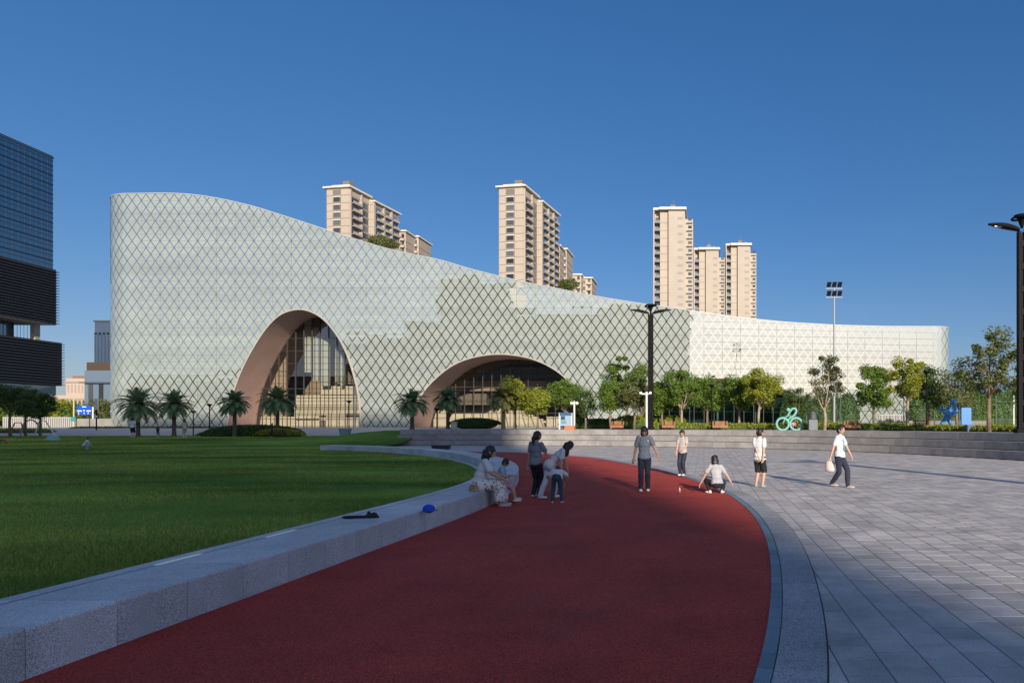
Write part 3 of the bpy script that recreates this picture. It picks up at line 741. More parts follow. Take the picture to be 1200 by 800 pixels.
def frame_dir(vpx):
    v = Vector(((vpx-CX)/F, 1, 0)); return v.normalized()
def local_part(root, mb, name, m, **kw):
    return mb.build(name, m, root, **kw)
def apt_oblique(px0, pxc, px1, ytop, Yc, label, step_px=None, seed=1, roof2=0):
    """tower seen on a corner: narrow lit left face, long balcony face running away"""
    X0 = XP(pxc, Yc); du = frame_dir(950); dl = Vector((-du.y, du.x, 0))
    W = (pxc-px0)/F*Yc; k = (px1-CX)/F; L = (k*Yc-X0)/(du.x-k*du.y)
    H = ZP(ytop, Yc)-1.0
    root = empty('apartment_tower', (X0, Yc, 1.0), 0, label, 'apartment building', 'beige apartment towers beyond the pavilion')
    ang = math.atan2(du.y, du.x)      # local x runs along the receding face, local y to the left face
    root.rotation_euler.z = ang
    fl = 3.0; nf = int(H/fl); L1 = L*.42
    b = MB(); b.box(0, L1, 0, W, 0, H-.6); b.box(L1, L, -1.4, W, 0, H-2.2 if roof2 else H-.6); b.build('wall', M_tile, root)
    r = MB(); r.box(-1.0, L1+.2, -1.2, W+1, H-.6, H); r.box(L1-.2, L+.8, -2.6, W+1, H-(2.2 if roof2 else .6)+.01, H-(1.6 if roof2 else 0)+.01); r.box(1.5, L1, 1, W-1, H, H+1.2)
    r.build('roof_slab', M_whr, root); q_ = MB(); q_.box(3, 6, 2, 5, H+1.2, H+3.2); q_.box(L1-4, L1-2.5, 3, 4.4, H+1.2, H+2.4); q_.box(L1+2, L1+5, 1, 4, H-.5, H+1.3); q_.tube([(L1*.5, 3, H+1), (L1*.5, 3, H+4.5)], .06, 5); q_.build('roof_plant', M_grw, root)
    ac = MB().box(0, .9, -.45, 0, 0, .7).mesh('air_conditioner', M_whr)
    first = max(0, nf-16)
    wl = MB(); wl.box(-.06, 0, W*.36, W*.72, 0, H-1.2); wl.build('window_bay', M_grw, root)
    wme = MB().box(-.1, -.05, -W*.13, W*.13, .2, 2.1).mesh('window', M_win); sme = MB().box(-.16, -.04, -W*.17, W*.17, -.25, .1).mesh('window_sill', M_whr)
    be = MB().box(0, L1*.42, -1.3, -.003, 0, .18); be.box(0, L1*.42, -1.3, -1.22, .18, 1.05); bme = be.mesh('balcony', M_tileL)
    b2 = MB().box(0, L*.14, -2.5, -1.4, 0, .18); b2.box(0, L*.14, -2.5, -2.42, .18, 1.05); b2me = b2.mesh('balcony', M_tileL)
    dme = MB().box(0, L1*.36, -.05, .0, .3, 2.6).mesh('balcony_door', M_win); d2 = MB().box(0, L*.13, -1.45, -1.40, .3, 2.6).mesh('balcony_door', M_winb)
    for f in range(first, nf):
        z = f*fl
        bd = MB(); bd.box(-.12, L1, -.12, W+.12, z-.12, z+.12); bd.box(L1, L+.12, -1.52, W+.1, z-.12, z+.12); bd.build('floor_band', M_slabm, root)
        if z < H-4:
            link('window', wme, root, (0, W*.54, z+.35)); link('window_sill', sme, root, (0, W*.54, z+2.55))
            link('air_conditioner', ac, root, (L1*(.48+.03*rnd.random()), 0, z+.3+.9*rnd.random()))
            link('balcony', bme, root, (L1*.08, 0, z)); link('balcony_door', dme, root, (L1*.1, 0, z))
            link('balcony_door', dme, root, (L1*.56, 0, z+.001))
            for q in (.06, .27): link('balcony', b2me, root, (L1+(L-L1)*q*1.55, 0, z)); link('balcony_door', d2, root, (L1+(L-L1)*q*1.55, 0, z))
            link('balcony', b2me, root, (L1+(L-L1)*.74, 0, z)); link('balcony_door', d2, root, (L1+(L-L1)*.74, 0, z))
    pl = MB()
    for x in (L1*.02, L1*.55, L1-.3): pl.box(x, x+.7, -.5, 0, 0, H-.6)
    for x in (L1+.1, L1+(L-L1)*.38, L1+(L-L1)*.68): pl.box(x, x+1.0, -2.0, -1.4, 0, H-2.4)
    pl.build('pier', M_tileL, root)
    return root
apt_oblique(380, 409, 463, 218, 266, 'beige apartment tower with grey window bay, leftmost above the pavilion roof', roof2=1)
apt_oblique(583, 613.5, 650, 217, 266, 'tall beige apartment tower on its own above the middle of the pavilion roof', roof2=1)
def apt_small(px0, px1, ytop, Y, label, side=0):
    W = (px1-px0)/F*Y; H = ZP(ytop, Y)-1
    root = empty('apartment_block', (XP(px0, Y), Y, 1), 0, label, 'apartment building', 'beige apartment towers beyond the pavilion')
    MB().box(0, W, 0, 14, 0, H-.6).build('wall', M_tile, root); MB().box(-.6, W+.6, -.8, 15, H-.6, H).build('roof_slab', M_whr, root)
    nf = int(H/3); wm = MB().box(0, W*.26, -.06, 0, .4, 2.2).mesh('window', M_win); bm = MB().box(0, W*.36, -1.2, -.003, 0, 1.0).mesh('balcony', M_tileL)
    for f in range(max(0, nf-12), nf):
        MB().box(-.1, W+.1, -.1, 14, f*3-.1, f*3+.1).build('floor_band', M_slabm, root)
        link('window', wm, root, (W*.08, 0, f*3)); link('balcony', bm, root, (W*.56, 0, f*3)); link('window', wm, root, (W*.6, .002, f*3+1.0))
apt_small(463, 475.5, 270, 300, 'low beige apartment block just right of the leftmost tower')
apt_small(477, 490.5, 276.5, 310, 'lower cream apartment block farthest right beside the leftmost tower')
apt_small(648.5, 656, 287, 300, 'narrow beige apartment block tucked behind the middle tower')
apt_small(657, 664, 291, 310, 'narrow cream apartment block right behind the middle tower')
apt_small(669.5, 681, 321, 330, 'small low beige apartment block right of the middle tower')
apt_small(682, 693.5, 325, 335, 'lowest small apartment block, with balconies, right of the middle tower')
def apt_front(px0, px1, ytop, Y, label):
    """tower seen square on: shaded balcony stack on its left, plain sunlit front with a dark slot"""
    W = (px1-px0)/F*Y; H = ZP(ytop, Y)-1
    root = empty('apartment_tower', (XP(px0, Y), Y, 1), 0, label, 'apartment building', 'sunlit slender apartment towers in a row')
    u = W
    mb = MB(); mb.box(0, .03*u, 0, 16, 0, H-1); mb.box(.03*u, .17*u, 2.4, 16, 0, H-1.2); mb.build('side_wall', M_tile, root)
    MB().box(.17*u, .36*u, .3, 16, 0, H-1.4).build('wall', M_tile, root)
    MB().box(.385*u, .80*u, -.5, 16, 0, H-1.2).build('wall', M_tileL, root)
    MB().box(.80*u, 1.0*u, 1.0, 16, 0, H-4.2).build('wall', M_tileL, root)
    MB().box(.36*u, .385*u, .8, 15, 0, H-1.4).build('slot', M_grw, root)
    mb = MB(); mb.box(0, .18*u, -.2, 16, H-1, H-.2); mb.box(.16*u, .84*u, -1.6, 16.5, H-1.19, H-.3); mb.box(.3*u, .8*u, 3, 12, H-.3, H+.6); mb.build('roof_slab', M_whr, root); q_ = MB(); q_.box(.42*u, .55*u, 5, 8, H+.6, H+2.6); q_.box(.62*u, .7*u, 4, 6, H+.6, H+1.6); q_.tube([(.5*u, 6, H+2), (.5*u, 6, H+5)], .07, 5); q_.build('roof_plant', M_grw, root)
    nf = int(H/3); lo = max(0, nf-19)
    bal = MB().box(.02*u, .175*u, .2, 2.4, -.15, .1); bal.box(.02*u, .175*u, .2, .28, .1, 1.0); bal = bal.mesh('balcony', mat('grey_balcony', (.16, .17, .19), .5))
    door = MB().box(.05*u, .16*u, 2.34, 2.4, .1, 2.5).mesh('balcony_door', M_winb)
    win = MB().box(0, .13*u, -.56, -.5, 1.0, 1.9).mesh('window', M_slabm); w2 = MB().box(0, .09*u, .94, 1.0, 1.0, 2.0).mesh('window', M_win); lg = MB().box(0, .15*u, .2, 1.0, -.1, .14).mesh('ledge', M_slabm)
    for f in range(lo, nf):
        z = f*3
        if z > H-4.3: continue
        link('balcony', bal, root, (0, 0, z)); link('balcony_door', door, root, (0, 0, z)); link('window', win, root, (.62*u, 0, z))
        link('ledge', lg, root, (.84*u, 0, z)); link('window', w2, root, (.88*u, 0, z))
        MB().box(.175*u, .36*u, .22, .3, z-.1, z+.1).build('floor_band', M_slabm, root)
apt_front(765.5, 812, 243, 262, 'tallest sunlit apartment tower of the three on the right')
apt_front(813, 849.5, 290, 300, 'middle sunlit apartment tower, lowest of the three on the right')
apt_front(850.5, 886.5, 285, 300, 'rightmost sunlit apartment tower standing clear against the sky')

# left office tower, dark glass with fins, overhanging louvred boxes
def office():
    Yf = 290.0; Xr = XP(62, Yf); zt = ZP(186, Yf); du = frame_dir(777)
    root = empty('office_tower', (Xr, Yf, 1.0), math.atan2(-du.x, du.y), 'dark blue glass office tower with louvred boxes at the left edge', 'office building')
    M_og = mat('office_glass', (.008, .03, .06), .06, spec=1.0, coat=1); MATS['office_glass'].node_tree.nodes['Principled BSDF'].inputs['Coat IOR'].default_value = 2.5; MATS['office_glass'].node_tree.nodes['Principled BSDF'].inputs['Coat Tint'].default_value = (.45, .75, 1, 1)
    M_fin = mat('metal_fin', (.05, .085, .12), .4); M_lv = mat('louvre', (.045, .05, .06), .5); M_db = mat('louvre_box', (.018, .018, .022), .6)
    H = zt-1
    z_box_b, z_box_t = ZP(381, Yf)-1, ZP(316, Yf)-1; z_low_t = ZP(400, Yf)-1; zl_b = ZP(452, Yf)-1
    MB().box(-60, 0, -60, 0, z_box_t, H).build('glass_volume', M_og, root)
    MB().box(-60, -9, -22, -7.5, 0, z_box_t).build('glass_volume', M_og, root)
    MB().box(-60, -1, -60, -25, z_low_t, z_box_b).build('recess_wall', mat('recess', (.10, .12, .14), .5), root)
    MB().box(-5.5, -3.4, -4.2, -2.0, z_low_t, z_box_b).build('column', mat('concrete_column', (.35, .33, .30), .7), root)
    MB().box(-30, .9, -40, .5, z_box_b+.3, z_box_t).build('louvred_box', M_db, root)
    MB().box(-30, .9, -40, .5, z_box_b, z_box_b+.28).build('soffit', mat('soffit', (.5, .46, .40), .6), root)
    MB().box(-30, 2.8, -30, 1.0, zl_b, z_low_t-.5).build('louvred_box', M_db, root)
    MB().box(-30, .4, -30, 1, 0, zl_b).build('podium_wall', M_og, root)
    n = 0; z = z_box_t+2
    while z < H:
        MB().box(-60, .22, -60, .22, z, z+.14).build('fin', M_fin, root)
        MB().box(-60, .06, -60, .06, z+1.5, z+2.1).build('spandrel', mat('spandrel', (.012, .02, .035), .15), root); z += 4.0
    for zz, zt2, xx, yy in ((z_box_b+.6, z_box_t, 1.7, 1.2), (zl_b+.3, z_low_t-.6, 3.5, 1.6)):
        while zz < zt2: MB().box(-31, xx, -41 if zz > z_low_t else -31, yy, zz, zz+.22).build('louvre', M_lv, root); zz += 1.15
    mu = MB()
    for k in range(24): mu.box(.0, .05, -k*2.6-.06, -k*2.6, z_box_t, H); mu.box(-9, -8.9, -k*1.5-.1, -k*1.5, 0, z_box_b)
    mu.build('mullion_grid', M_fin, root, kind='stuff')
    MB().box(-61, .3, -61, .3, H, H+.5).build('roof_edge', M_fin, root)
office()
def simple_block(px0, px1, ytop, ybot, Y, label, wallm, D=16):
    z0 = 1.0; H = ZP(ytop, Y)-z0; W = (px1-px0)/F*Y
    root = empty('low_building' if ytop > 400 else 'office_tower', (XP(px0, Y), Y, z0), 0, label, 'building')
    MB().box(0, W, 0, D, 0, H).build('wall', wallm, root); return root, W, H
r, W, H = simple_block(111, 150, 377, 470, 380, 'pale distant office tower peeking out left of the pavilion', mat('pale_panel', (.62, .72, .76), .4))
for k in range(10): MB().box(k*W/10, k*W/10+.35, -.25, 0, 0, H-7).build('fin', mat('pale_fin', (.5, .56, .58), .5), r)
for k in range(8): MB().box(k*W/8, k*W/8+1.2, -.3, 0, H-7, H-6).build('cornice', M_grw, r)
MB().box(-.4, W+.4, -.5, 16, H, H+.8).build('roof_edge', M_whr, r)
r, W, H = simple_block(99, 150, 434, 480, 230, 'blue grey office block with vertical window strips behind the trees', mat('shaded_panel', (.11, .16, .22), .5))  # wall base darkened and blued to carry the shade it stands in
MB().box(0, W, .8, 14, H, H+4.6*.62).build('roof_storey', mat('brown_plant', (.06, .04, .03), .7), r)
MB().box(-1.2, W, -1.0, .002, H-4.3, H-3.9).build('canopy', M_winb, r); MB().box(-.2, W, -.3, 0, H-13.4, H-12.8).build('floor_band', M_slabm, r)
for k in range(6):
    for z in (H-12.6, H-21): MB().box(1.4+k*4.2-.7*(k % 2), 2.9+k*4.2-.7*(k % 2), -.12, 0, z, z+8.1).build('window', M_win, r)
for x in (5.5, 7.4): MB().box(x, x+.8, 4, 5, H+2.8, H+4.6).build('chimney', M_grw, r)
M_or = mat('peach_stone', (.42, .34, .27), .7)
r, W, H = simple_block(58, 99, 463, 480, 260, 'low peach coloured building lit by the sun behind the trees', M_or, 14)
MB().box(W*.40, W+2, 1, 15, H, H+6.5).build('upper_wall', M_or, r); MB().box(W*.38, W+2.5, .6, 15.5, H+4.9, H+5.3).build('cornice', M_slabm, r); MB().box(W*.45, W+1, 3, 13, H+6.5, H+7.6).build('roof', mat('rust_roof', (.20, .12, .09), .8), r)
for k in range(9): MB().box(.6+k*1.5, 1.4+k*1.5, -.08, 0, H-5.2, H-2.0).build('window', M_win, r)
MB().box(-.3, W+.3, -.35, 0, H-1.6, H-1.2).build('floor_band', M_slabm, r)
for k in range(6): MB().box(W*.45+k*1.35, W*.45+k*1.35+.5, .92, 1, H+1, H+4).build('window', M_slabm, r)

# buildings behind the camera, mirrored in the facade; the tall one throws the long shade over lawn and track
M_bh = mat('grey_office_wall', (.16, .16, .17), .6, base2=(.12, .12, .13), scale=.1)
def behind(x0, x1, h, label, y=-160, d=25):
    root = empty('office_block', ((x0+x1)/2, y-d/2, 0), 0, label, 'office building', 'office blocks facing the pavilion across the plaza')
    w_ = (x1-x0)/2; MB().box(-w_, w_, -d/2, d/2, 0, h).build('wall', M_bh, root)
    n = 0; z = 3.4
    MBm = MB()
    while z < h-1: MBm.box(-w_+.5, w_-.5, d/2, d/2+.05, z, z+1.9); z += 3.8
    MBm.build('window_strip', M_win, root)
behind(14, 64, 94, 'tall grey office slab whose shade covers the lawn and the red track')
behind(-55, -7, 64, 'grey office block mirrored in the facade left of its vertical edge')
behind(-98, -55, 59, 'grey office block mirrored in the facade over the wide low arch')
behind(-137, -98, 76, 'highest grey office block mirrored in the facade')
behind(-151, -138, 54, 'small grey office block mirrored in the facade', d=20)
behind(-186, -152, 47, 'broad grey office block mirrored right of the tall arch')
behind(-330, -187, 27, 'long low grey building mirrored along the foot of the facade')
behind(66, 330, 20, 'long low building mirrored in the right wing of the facade')

# distant hill and long low roof at the far right
hb = MB(); 
xs_ = np.linspace(150, 900, 50)
for i, x in enumerate(xs_):
    h = 26+22*math.sin(i*.21+.4)+8*math.sin(i*.77)+14*math.exp(-((i-14)/8)**2)
    hb.v += [(x, 900, 0), (x, 900+40, max(4, h)), (x, 1100, 0)]
for i in range(len(xs_)-1):
    k = 3*i; hb.f += [(k, k+3, k+4, k+1), (k+1, k+4, k+5, k+2)]
hb.build('hill', mat('hill_green', (.10, .16, .17), 1, base2=(.07, .12, .13), scale=.02), smooth=True, kind='structure')
r, W, H = simple_block(1132, 1215, 462, 495, 170, 'long low hall with blue grey roof behind the sports field hedge', mat('hall_wall', (.52, .50, .46), .7), 20)
rb = MB(); rb.add([(-1, -1, H), (W+1, -1, H), (W+1, 10, H+3.4), (-1, 10, H+2.6), (-1, 21, H), (W+1, 21, H)], [(0, 1, 2, 3), (3, 2, 5, 4), (0, 3, 4), (1, 5, 2)]); rb.build('roof', mat('blue_roof', (.12, .20, .30), .4), r)
for k in range(6): MB().box(1+k*2.8, 2.6+k*2.8, -.06, 0, 2, H-.8).build('window', M_win, r)

# ================================================================ VEGETATION
def leafmat(name, base, tr=.35, isl=.45): return mat(name, base, .55, island=isl, trans=tr)
M_lf = [leafmat('leaf_green', (.13, .22, .03)), leafmat('leaf_yellow_green', (.27, .31, .03)), leafmat('leaf_dark', (.07, .13, .03)), leafmat('leaf_olive', (.14, .17, .05)), leafmat('leaf_reddish', (.17, .13, .06))]
M_bark = mat('bark', (.22, .17, .12), .9, base2=(.13, .10, .07), scale=6, bump=.5); M_pbark = mat('pale_bark', (.38, .31, .23), .9, base2=(.24, .19, .14), scale=5, bump=.4)
def leaves(mb, centers, r, n, size, rg, flat=.8):
    n = int(n*1.9); size = size*.66; r = r*1.08
    for c in centers:
        cc = np.array(c); k = n
        d = rg.normal(size=(k, 3)); d /= np.linalg.norm(d, axis=1)[:, None]; rad = r*(rg.random(k)**.45)
        p = cc+d*rad[:, None]*np.array([1, 1, flat])
        a = rg.normal(size=(k, 3)); a /= np.linalg.norm(a, axis=1)[:, None]; a[:, 2] *= .6
        b = np.cross(a, d+rg.normal(size=(k, 3))*.5); b /= (np.linalg.norm(b, axis=1)[:, None]+1e-6)
        sz = size*(.6+.8*rg.random(k))
        for i in range(k):
            q = p[i]; u = a[i]*sz[i]; v = b[i]*sz[i]*.42; m = len(mb.v)
            mb.v += [tuple(q-u), tuple(q+v), tuple(q+u), tuple(q-v)]; mb.f.append((m, m+1, m+2, m+3))
def tree(px, ytop, hw, Y, label, lm=0, z0=1.2, seed=0, trunk=.42, dens=1.0, bark=None, leaf=.13, sparse=False, lean=0, name='street_tree', cat='tree', group='young trees behind the steps', clump=.55, py_base=None):
    rg = np.random.default_rng(seed); x = XP(px, Y); H = ZP(ytop, Y)-z0; Rr = hw/F*Y
    root = empty(name, (x, Y, z0), 0, label, cat, group); tb = MB()
    h0 = H*trunk; top_ = Vector((lean*H*.1, 0, h0)); r0 = .035*H**.8*.6+.03
    tb.tube([(0, 0, -.1), (rg.normal()*.06, rg.normal()*.05, h0*.5), top_], [r0*1.25, r0, r0*.85], 8)
    cz = (h0*.85+H)/2; rz = (H-h0*.85)/2
    tips = []; nb = 5 if not sparse else 6
    for i in range(nb):
        a = i*2.4+rg.random(); el = .5+rg.random()*.6
        e1 = top_+Vector((math.cos(a)*Rr*.5, math.sin(a)*Rr*.5, rz*(.4+.5*rg.random())))
        start = top_-Vector((0, 0, h0*.25*rg.random()))
        tb.tube([start, (start+e1)/2+Vector((0, 0, -.1)), e1], [r0*.55, r0*.42, r0*.25], 6)
        for j in range(4):
            a2 = a+rg.normal()*.9; rr = Rr*(.6+.45*rg.random()); zz = h0*.85+2*rz*(.08+.88*rg.random()); q = (zz-cz)/rz; rr *= math.sqrt(max(.05, 1-q*q*.85))
            e2 = Vector((top_.x+math.cos(a2)*rr, math.sin(a2)*rr, zz)); tb.tube([e1, (e1+e2)/2+Vector((0, 0, .12)), e2], [r0*.25, r0*.15, r0*.06], 5); tips.append(e2)
    e3 = Vector((top_.x*1.5+rg.normal()*.15, 0, H-clump*.6)); tb.tube([top_, (top_+e3)/2, e3], [r0*.6, r0*.35, r0*.1], 6); tips += [e3, (top_+e3)/2+Vector((.2, 0, .2))]
    tb.build('trunk', bark or M_bark, root, smooth=True)
    lb = MB(); pts = [tuple(t) for t in tips]
    if not sparse:
        for _ in range(int(16*dens)):
            d = rg.normal(size=3); d /= np.linalg.norm(d); k = rg.random()**.35; pts.append((top_.x+d[0]*Rr*.82*k, d[1]*Rr*.82*k, cz+d[2]*rz*.85*k))
    nl = int((150 if not sparse else 85)*dens)
    for p_ in pts:
        leaves(lb, [p_], clump*(.45+.95*rg.random()**1.3), nl, leaf, rg)
    lb.build('crown', M_lf[lm], root)
    return root
T = [  # px, ytop, halfwidth, Y, label, leaf, seed, kwargs
 (603, 446, 18, 57, 'round crowned yellow green tree beside the sunlit palm in front of the low arch', 1, 11, dict(trunk=.45)),
 (630, 457, 15, 56, 'small yellow green ball headed tree right of the sunlit palm', 1, 12, dict(trunk=.42)),
 (663, 446, 19, 60, 'dark green tree over the blue information board', 0, 13, dict(trunk=.4)),
 (686, 459, 10, 58, 'small thin dark tree right of the twin globe lamp', 2, 14, dict(trunk=.4, dens=.6, sparse=True)),
 (716, 449, 15, 56, 'slim green tree just left of the tall round one near the black lamp', 0, 15, dict(trunk=.45)),
 (735, 416, 27, 62, 'tallest broad green tree left of the middle black lamp', 0, 16, dict(trunk=.32, dens=1.5)),
 (743, 447, 17, 55, 'low olive green tree directly left of the black lamp pole', 3, 17, dict(trunk=.45)),
 (776, 448, 15, 57, 'dense green tree directly right of the black lamp pole', 0, 18, dict(trunk=.38, dens=1.2)),
 (799, 434, 22, 56, 'broad green tree with forked pale trunk, second right of the black lamp', 0, 19, dict(trunk=.4, dens=1.3, bark=M_pbark)),
 (829, 440, 20, 58, 'green tree with dark double trunk, third right of the black lamp', 0, 20, dict(trunk=.38, dens=1.2)),
 (866, 441, 20, 57, 'green tree with slender pale trunk left of the cyclist sculpture', 0, 21, dict(trunk=.42, dens=1.1, bark=M_pbark)),
 (890, 431, 22, 54, 'yellow green tree with pale trunk above the cyclist sculpture', 1, 22, dict(trunk=.4, dens=1.3, bark=M_pbark)),
 (934, 455, 13, 75, 'dark tree standing farther back behind the cyclist sculpture', 2, 23, dict(trunk=.25)),
 (966, 415, 23, 47, 'tall sparse tree with open crown at the floodlight pole', 3, 24, dict(trunk=.30, sparse=True, bark=M_pbark, clump=.45)),
 (1024, 428, 22, 52, 'dark green tree with dense low crown right of the floodlight pole', 0, 25, dict(trunk=.38, dens=1.2)),
 (1064, 419, 22, 45, 'bright green tree with straight pale trunk left of the blue runner', 1, 26, dict(trunk=.45, bark=M_pbark, clump=.42)),
 (1088, 430, 18, 50, 'dark green tree behind the black lamp pole near the blue runner', 2, 27, dict(trunk=.42)),
 (1122, 437, 20, 48, 'thin olive green tree with forked trunk above the blue runner', 3, 28, dict(trunk=.4, sparse=True)),
 (1159, 388, 37, 36, 'largest open crowned tree with bent trunk at the right edge', 3, 29, dict(trunk=.40, bark=M_bark, clump=.50, dens=.75)),
 (1206, 428, 16, 40, 'green tree half hidden behind the tall black lamp at right edge', 0, 30, dict(trunk=.42, sparse=True)),
]
for px, yt, hw, Y, lab, lm, sd, kw in T: tree(px, yt, hw, Y, lab, lm, seed=sd, **kw)
TL = [(12, 452, 26, 62, 'dark green tree at the far left edge of the lawn', 2, 41), (30, 455, 18, 66, 'dark green tree second from the left edge of the lawn', 2, 42), (47, 462, 14, 66, 'small dark tree third from the left edge of the lawn', 2, 43)]
for px, yt, hw, Y, lab, lm, sd in TL: tree(px, yt, hw, Y, lab, lm, z0=.5, seed=sd, trunk=.5, group='dark trees at the left end of the lawn')
bgd = [(70, 470, 30, 'yellow green leafy tree behind the white railing at left', 1), (5, 474, 26, 'green tree behind the white railing at the far left', 0), (96, 477, 20, 'dark green tree behind the blue road sign', 0), (120, 473, 15, 'brownish green tree between road sign and pavilion', 3), (40, 476, 22, 'green tree behind the playground frames', 0)]
for i, (px, yt, hw, lab, lm) in enumerate(bgd): tree(px, yt, hw, 112, lab, lm, z0=1.0, seed=60+i, trunk=.12, dens=1.6, leaf=.26, clump=1.1, group='street trees behind the railing')
def palm(px, pyc, Y, z0, hw, label, seed, lit=0):
    rg = np.random.default_rng(seed); x = XP(px, Y); zc = ZP(pyc, Y)-z0; L = hw/F*Y*1.15
    root = empty('palm_tree', (x, Y, z0), 0, label, 'palm', 'date palms in front of the pavilion')
    tb = MB(); tb.tube([(0, 0, -.05), (0, 0, .2), (0, 0, zc*.5), (0, 0, zc-.15)], [.24, .17, .14, .19], 10)
    for k in range(14): tb.lathe([(.15, 0), (.175, .05), (.15, .1)], (0, 0, .3+k*(zc-.6)/14), 9)
    tb.build('trunk', mat('palm_bark', (.14, .11, .08), .95, base2=(.08, .06, .045), scale=8, bump=.8), root)
    fm = leafmat('palm_leaf' if not lit else 'palm_leaf_sunlit', (.19, .27, .12) if not lit else (.26, .26, .08), .2, .3)  # lit palm: sunlight painted into the fronds as a yellower leaf colour
    for k in range(58):
        a = k*2.399+rg.random()*.3; el = R(82-k*2.0+rg.normal()*5); l = L*(.85+.3*rg.random())*(1 if k > 8 else .8)
        pts = []; p_ = Vector((0, 0, zc)); d = Vector((math.cos(a)*math.cos(el), math.sin(a)*math.cos(el), math.sin(el))); n_ = 9
        for i in range(n_+1): pts.append(p_.copy()); p_ = p_+d*(l/n_); d = (d+Vector((0, 0, -.16))).normalized()
        mb = MB(); mb.tube(pts, [.02*(1-i/(n_+2)) for i in range(n_+1)], 3, False)
        for i in range(1, n_*3):
            t = i/3; i0 = min(int(t), n_-1); q = pts[i0].lerp(pts[i0+1], t-i0); dd = (pts[i0+1]-pts[i0]).normalized(); sd = dd.cross(Vector((0, 0, 1)));
            if sd.length < .05: sd = Vector((math.sin(a), -math.cos(a), 0))
            sd.normalize(); upv = sd.cross(dd); ll = l*.28*math.sin(math.pi*min(1, .18+.8*t/n_))+.05
            for s in (-1, 1):
                tip = q+(sd*s*.75+dd*.6+upv*.25).normalized()*ll+Vector((0, 0, -.05)); mb.v += [tuple(q-dd*.05), tuple(q+dd*.05), tuple(tip)]; m = len(mb.v); mb.f.append((m-3, m-2, m-1))
        mb.build('frond', fm, root)
palm(162, 475, 63, .45, 23, 'palm behind the man in white, leftmost of the palms', 1)
palm(204, 474, 64, .5, 19, 'palm second from the left on the lawn edge', 2)
palm(275, 472, 62, .5, 18, 'palm on the dark hedge left of the tall arch', 3)
palm(325, 470, 63, .5, 20, 'palm on the hedge in front of the tall arch glazing', 4)
palm(483, 471, 60, 1.18, 19, 'palm between the two arches, over the left end of the steps', 5)
palm(525, 468, 62, 1.18, 17, 'palm in front of the left end of the low arch', 6)
palm(590, 466, 56, 1.2, 19, 'yellowish sunlit palm in front of the low arch', 7, 1)
def shrub_mass(name, label, boxes, lm, n, leaf, seed, cat='hedge', kind=None, group=None):
    """leafy surface over a rounded core"""
    rg = np.random.default_rng(seed); x0, y0, z0 = boxes[0][0:3]
    root = empty(name, (x0, y0, z0), 0, label, cat, group, kind); core = MB(); lb = MB()
    for (x, y, z, rx, ry, rz) in boxes:
        core.ell((x-x0, y-y0, z-z0), rx*.9, ry*.9, rz*.9, 16, 8)
        k = int(n); d = rg.normal(size=(k, 3)); d /= np.linalg.norm(d, axis=1)[:, None]; d[:, 2] = np.abs(d[:, 2])
        p_ = np.array([x-x0, y-y0, z-z0])+d*np.array([rx, ry, rz])*(.9+.16*rg.random(k))[:, None]
        for q in p_:
            u = rg.normal(size=3); u /= np.linalg.norm(u); v = np.cross(u, rg.normal(size=3)); v /= np.linalg.norm(v)+1e-6; u *= leaf; v *= leaf*.5; m = len(lb.v)
            lb.v += [tuple(q-u), tuple(q+v), tuple(q+u), tuple(q-v)]; lb.f.append((m, m+1, m+2, m+3))
    core.build('stems', M_lf[2], root, smooth=True); lb.build('foliage', M_lf[lm], root)
    return root
Y = 64; shrub_mass('hedge', 'dark clipped hedge mound under the two palms on the lawn edge', [(XP(298, Y), Y, .75, 4.4, 1.8, .78)], 2, 5000, .10, 1)
Y = 62.6; shrub_mass('hedge', 'bright green low hedge in front of the dark mound by the tall arch', [(XP(327, Y), Y, .62, 2.3, .8, .55)], 1, 2200, .09, 2)
Y = 63.2; shrub_mass('shrub', 'small dark shrub at the left foot of the hedge mound', [(XP(262, Y), Y, .6, 2.4, .9, .42)], 2, 1200, .09, 3, 'shrub')
Y = 62; shrub_mass('hedge', 'dark oval clipped hedge in front of the low arch', [(XP(557, Y), Y, 1.6, 2.3, 1.2, .55)], 2, 3500, .09, 4)
Y = 61; shrub_mass('hedge', 'long dark hedge behind the steps left of the black lamp', [(XP(x, Y), Y, 1.55, 1.6, .6, .55) for x in range(676, 748, 14)], 2, 900, .09, 5)
Y = 58.5; shrub_mass('hedge', 'yellow flowering hedge beside the middle lamp pole', [(XP(x, Y), Y, 1.75, 1.0, .6, .62) for x in range(735, 800, 11)], 1, 700, .09, 6)
Y = 55; shrub_mass('flower_bed', 'low yellow green planting along the back of the steps', [(XP(x, 53+(rnd.random()*2)), 54.5-max(0, x-880)*.052, 1.32, .8, .5, .30+.12*rnd.random()) for x in range(770, 1040, 9)], 1, 420, .08, 7, 'flower bed', kind='stuff')
shrub_mass('flower_bed', 'yellow flowers and low leaves behind the right part of the steps', [(XP(x, 44-(x-1040)*.058), 44-(x-1040)*.058, 1.28, .5, .4, .22+.12*rnd.random()) for x in range(1040, 1210, 9)], 1, 300, .06, 8, 'flower bed', kind='stuff')
Y = 82; shrub_mass('hedge', 'tall dark green hedge behind the sports fence', [(XP(x, Y), Y, 2.4, 1.5, 1.0, 2.9+.5*rnd.random()) for x in range(1078, 1225, 13)], 0, 1300, .16, 9)
Y = 84; shrub_mass('hedge', 'dark hedge behind the fence near the tall sparse tree', [(XP(x, Y), Y, 2.2, 1.5, 1.0, 2.2+1.2*rnd.random()) for x in range(928, 1000, 13)], 2, 1100, .16, 10)
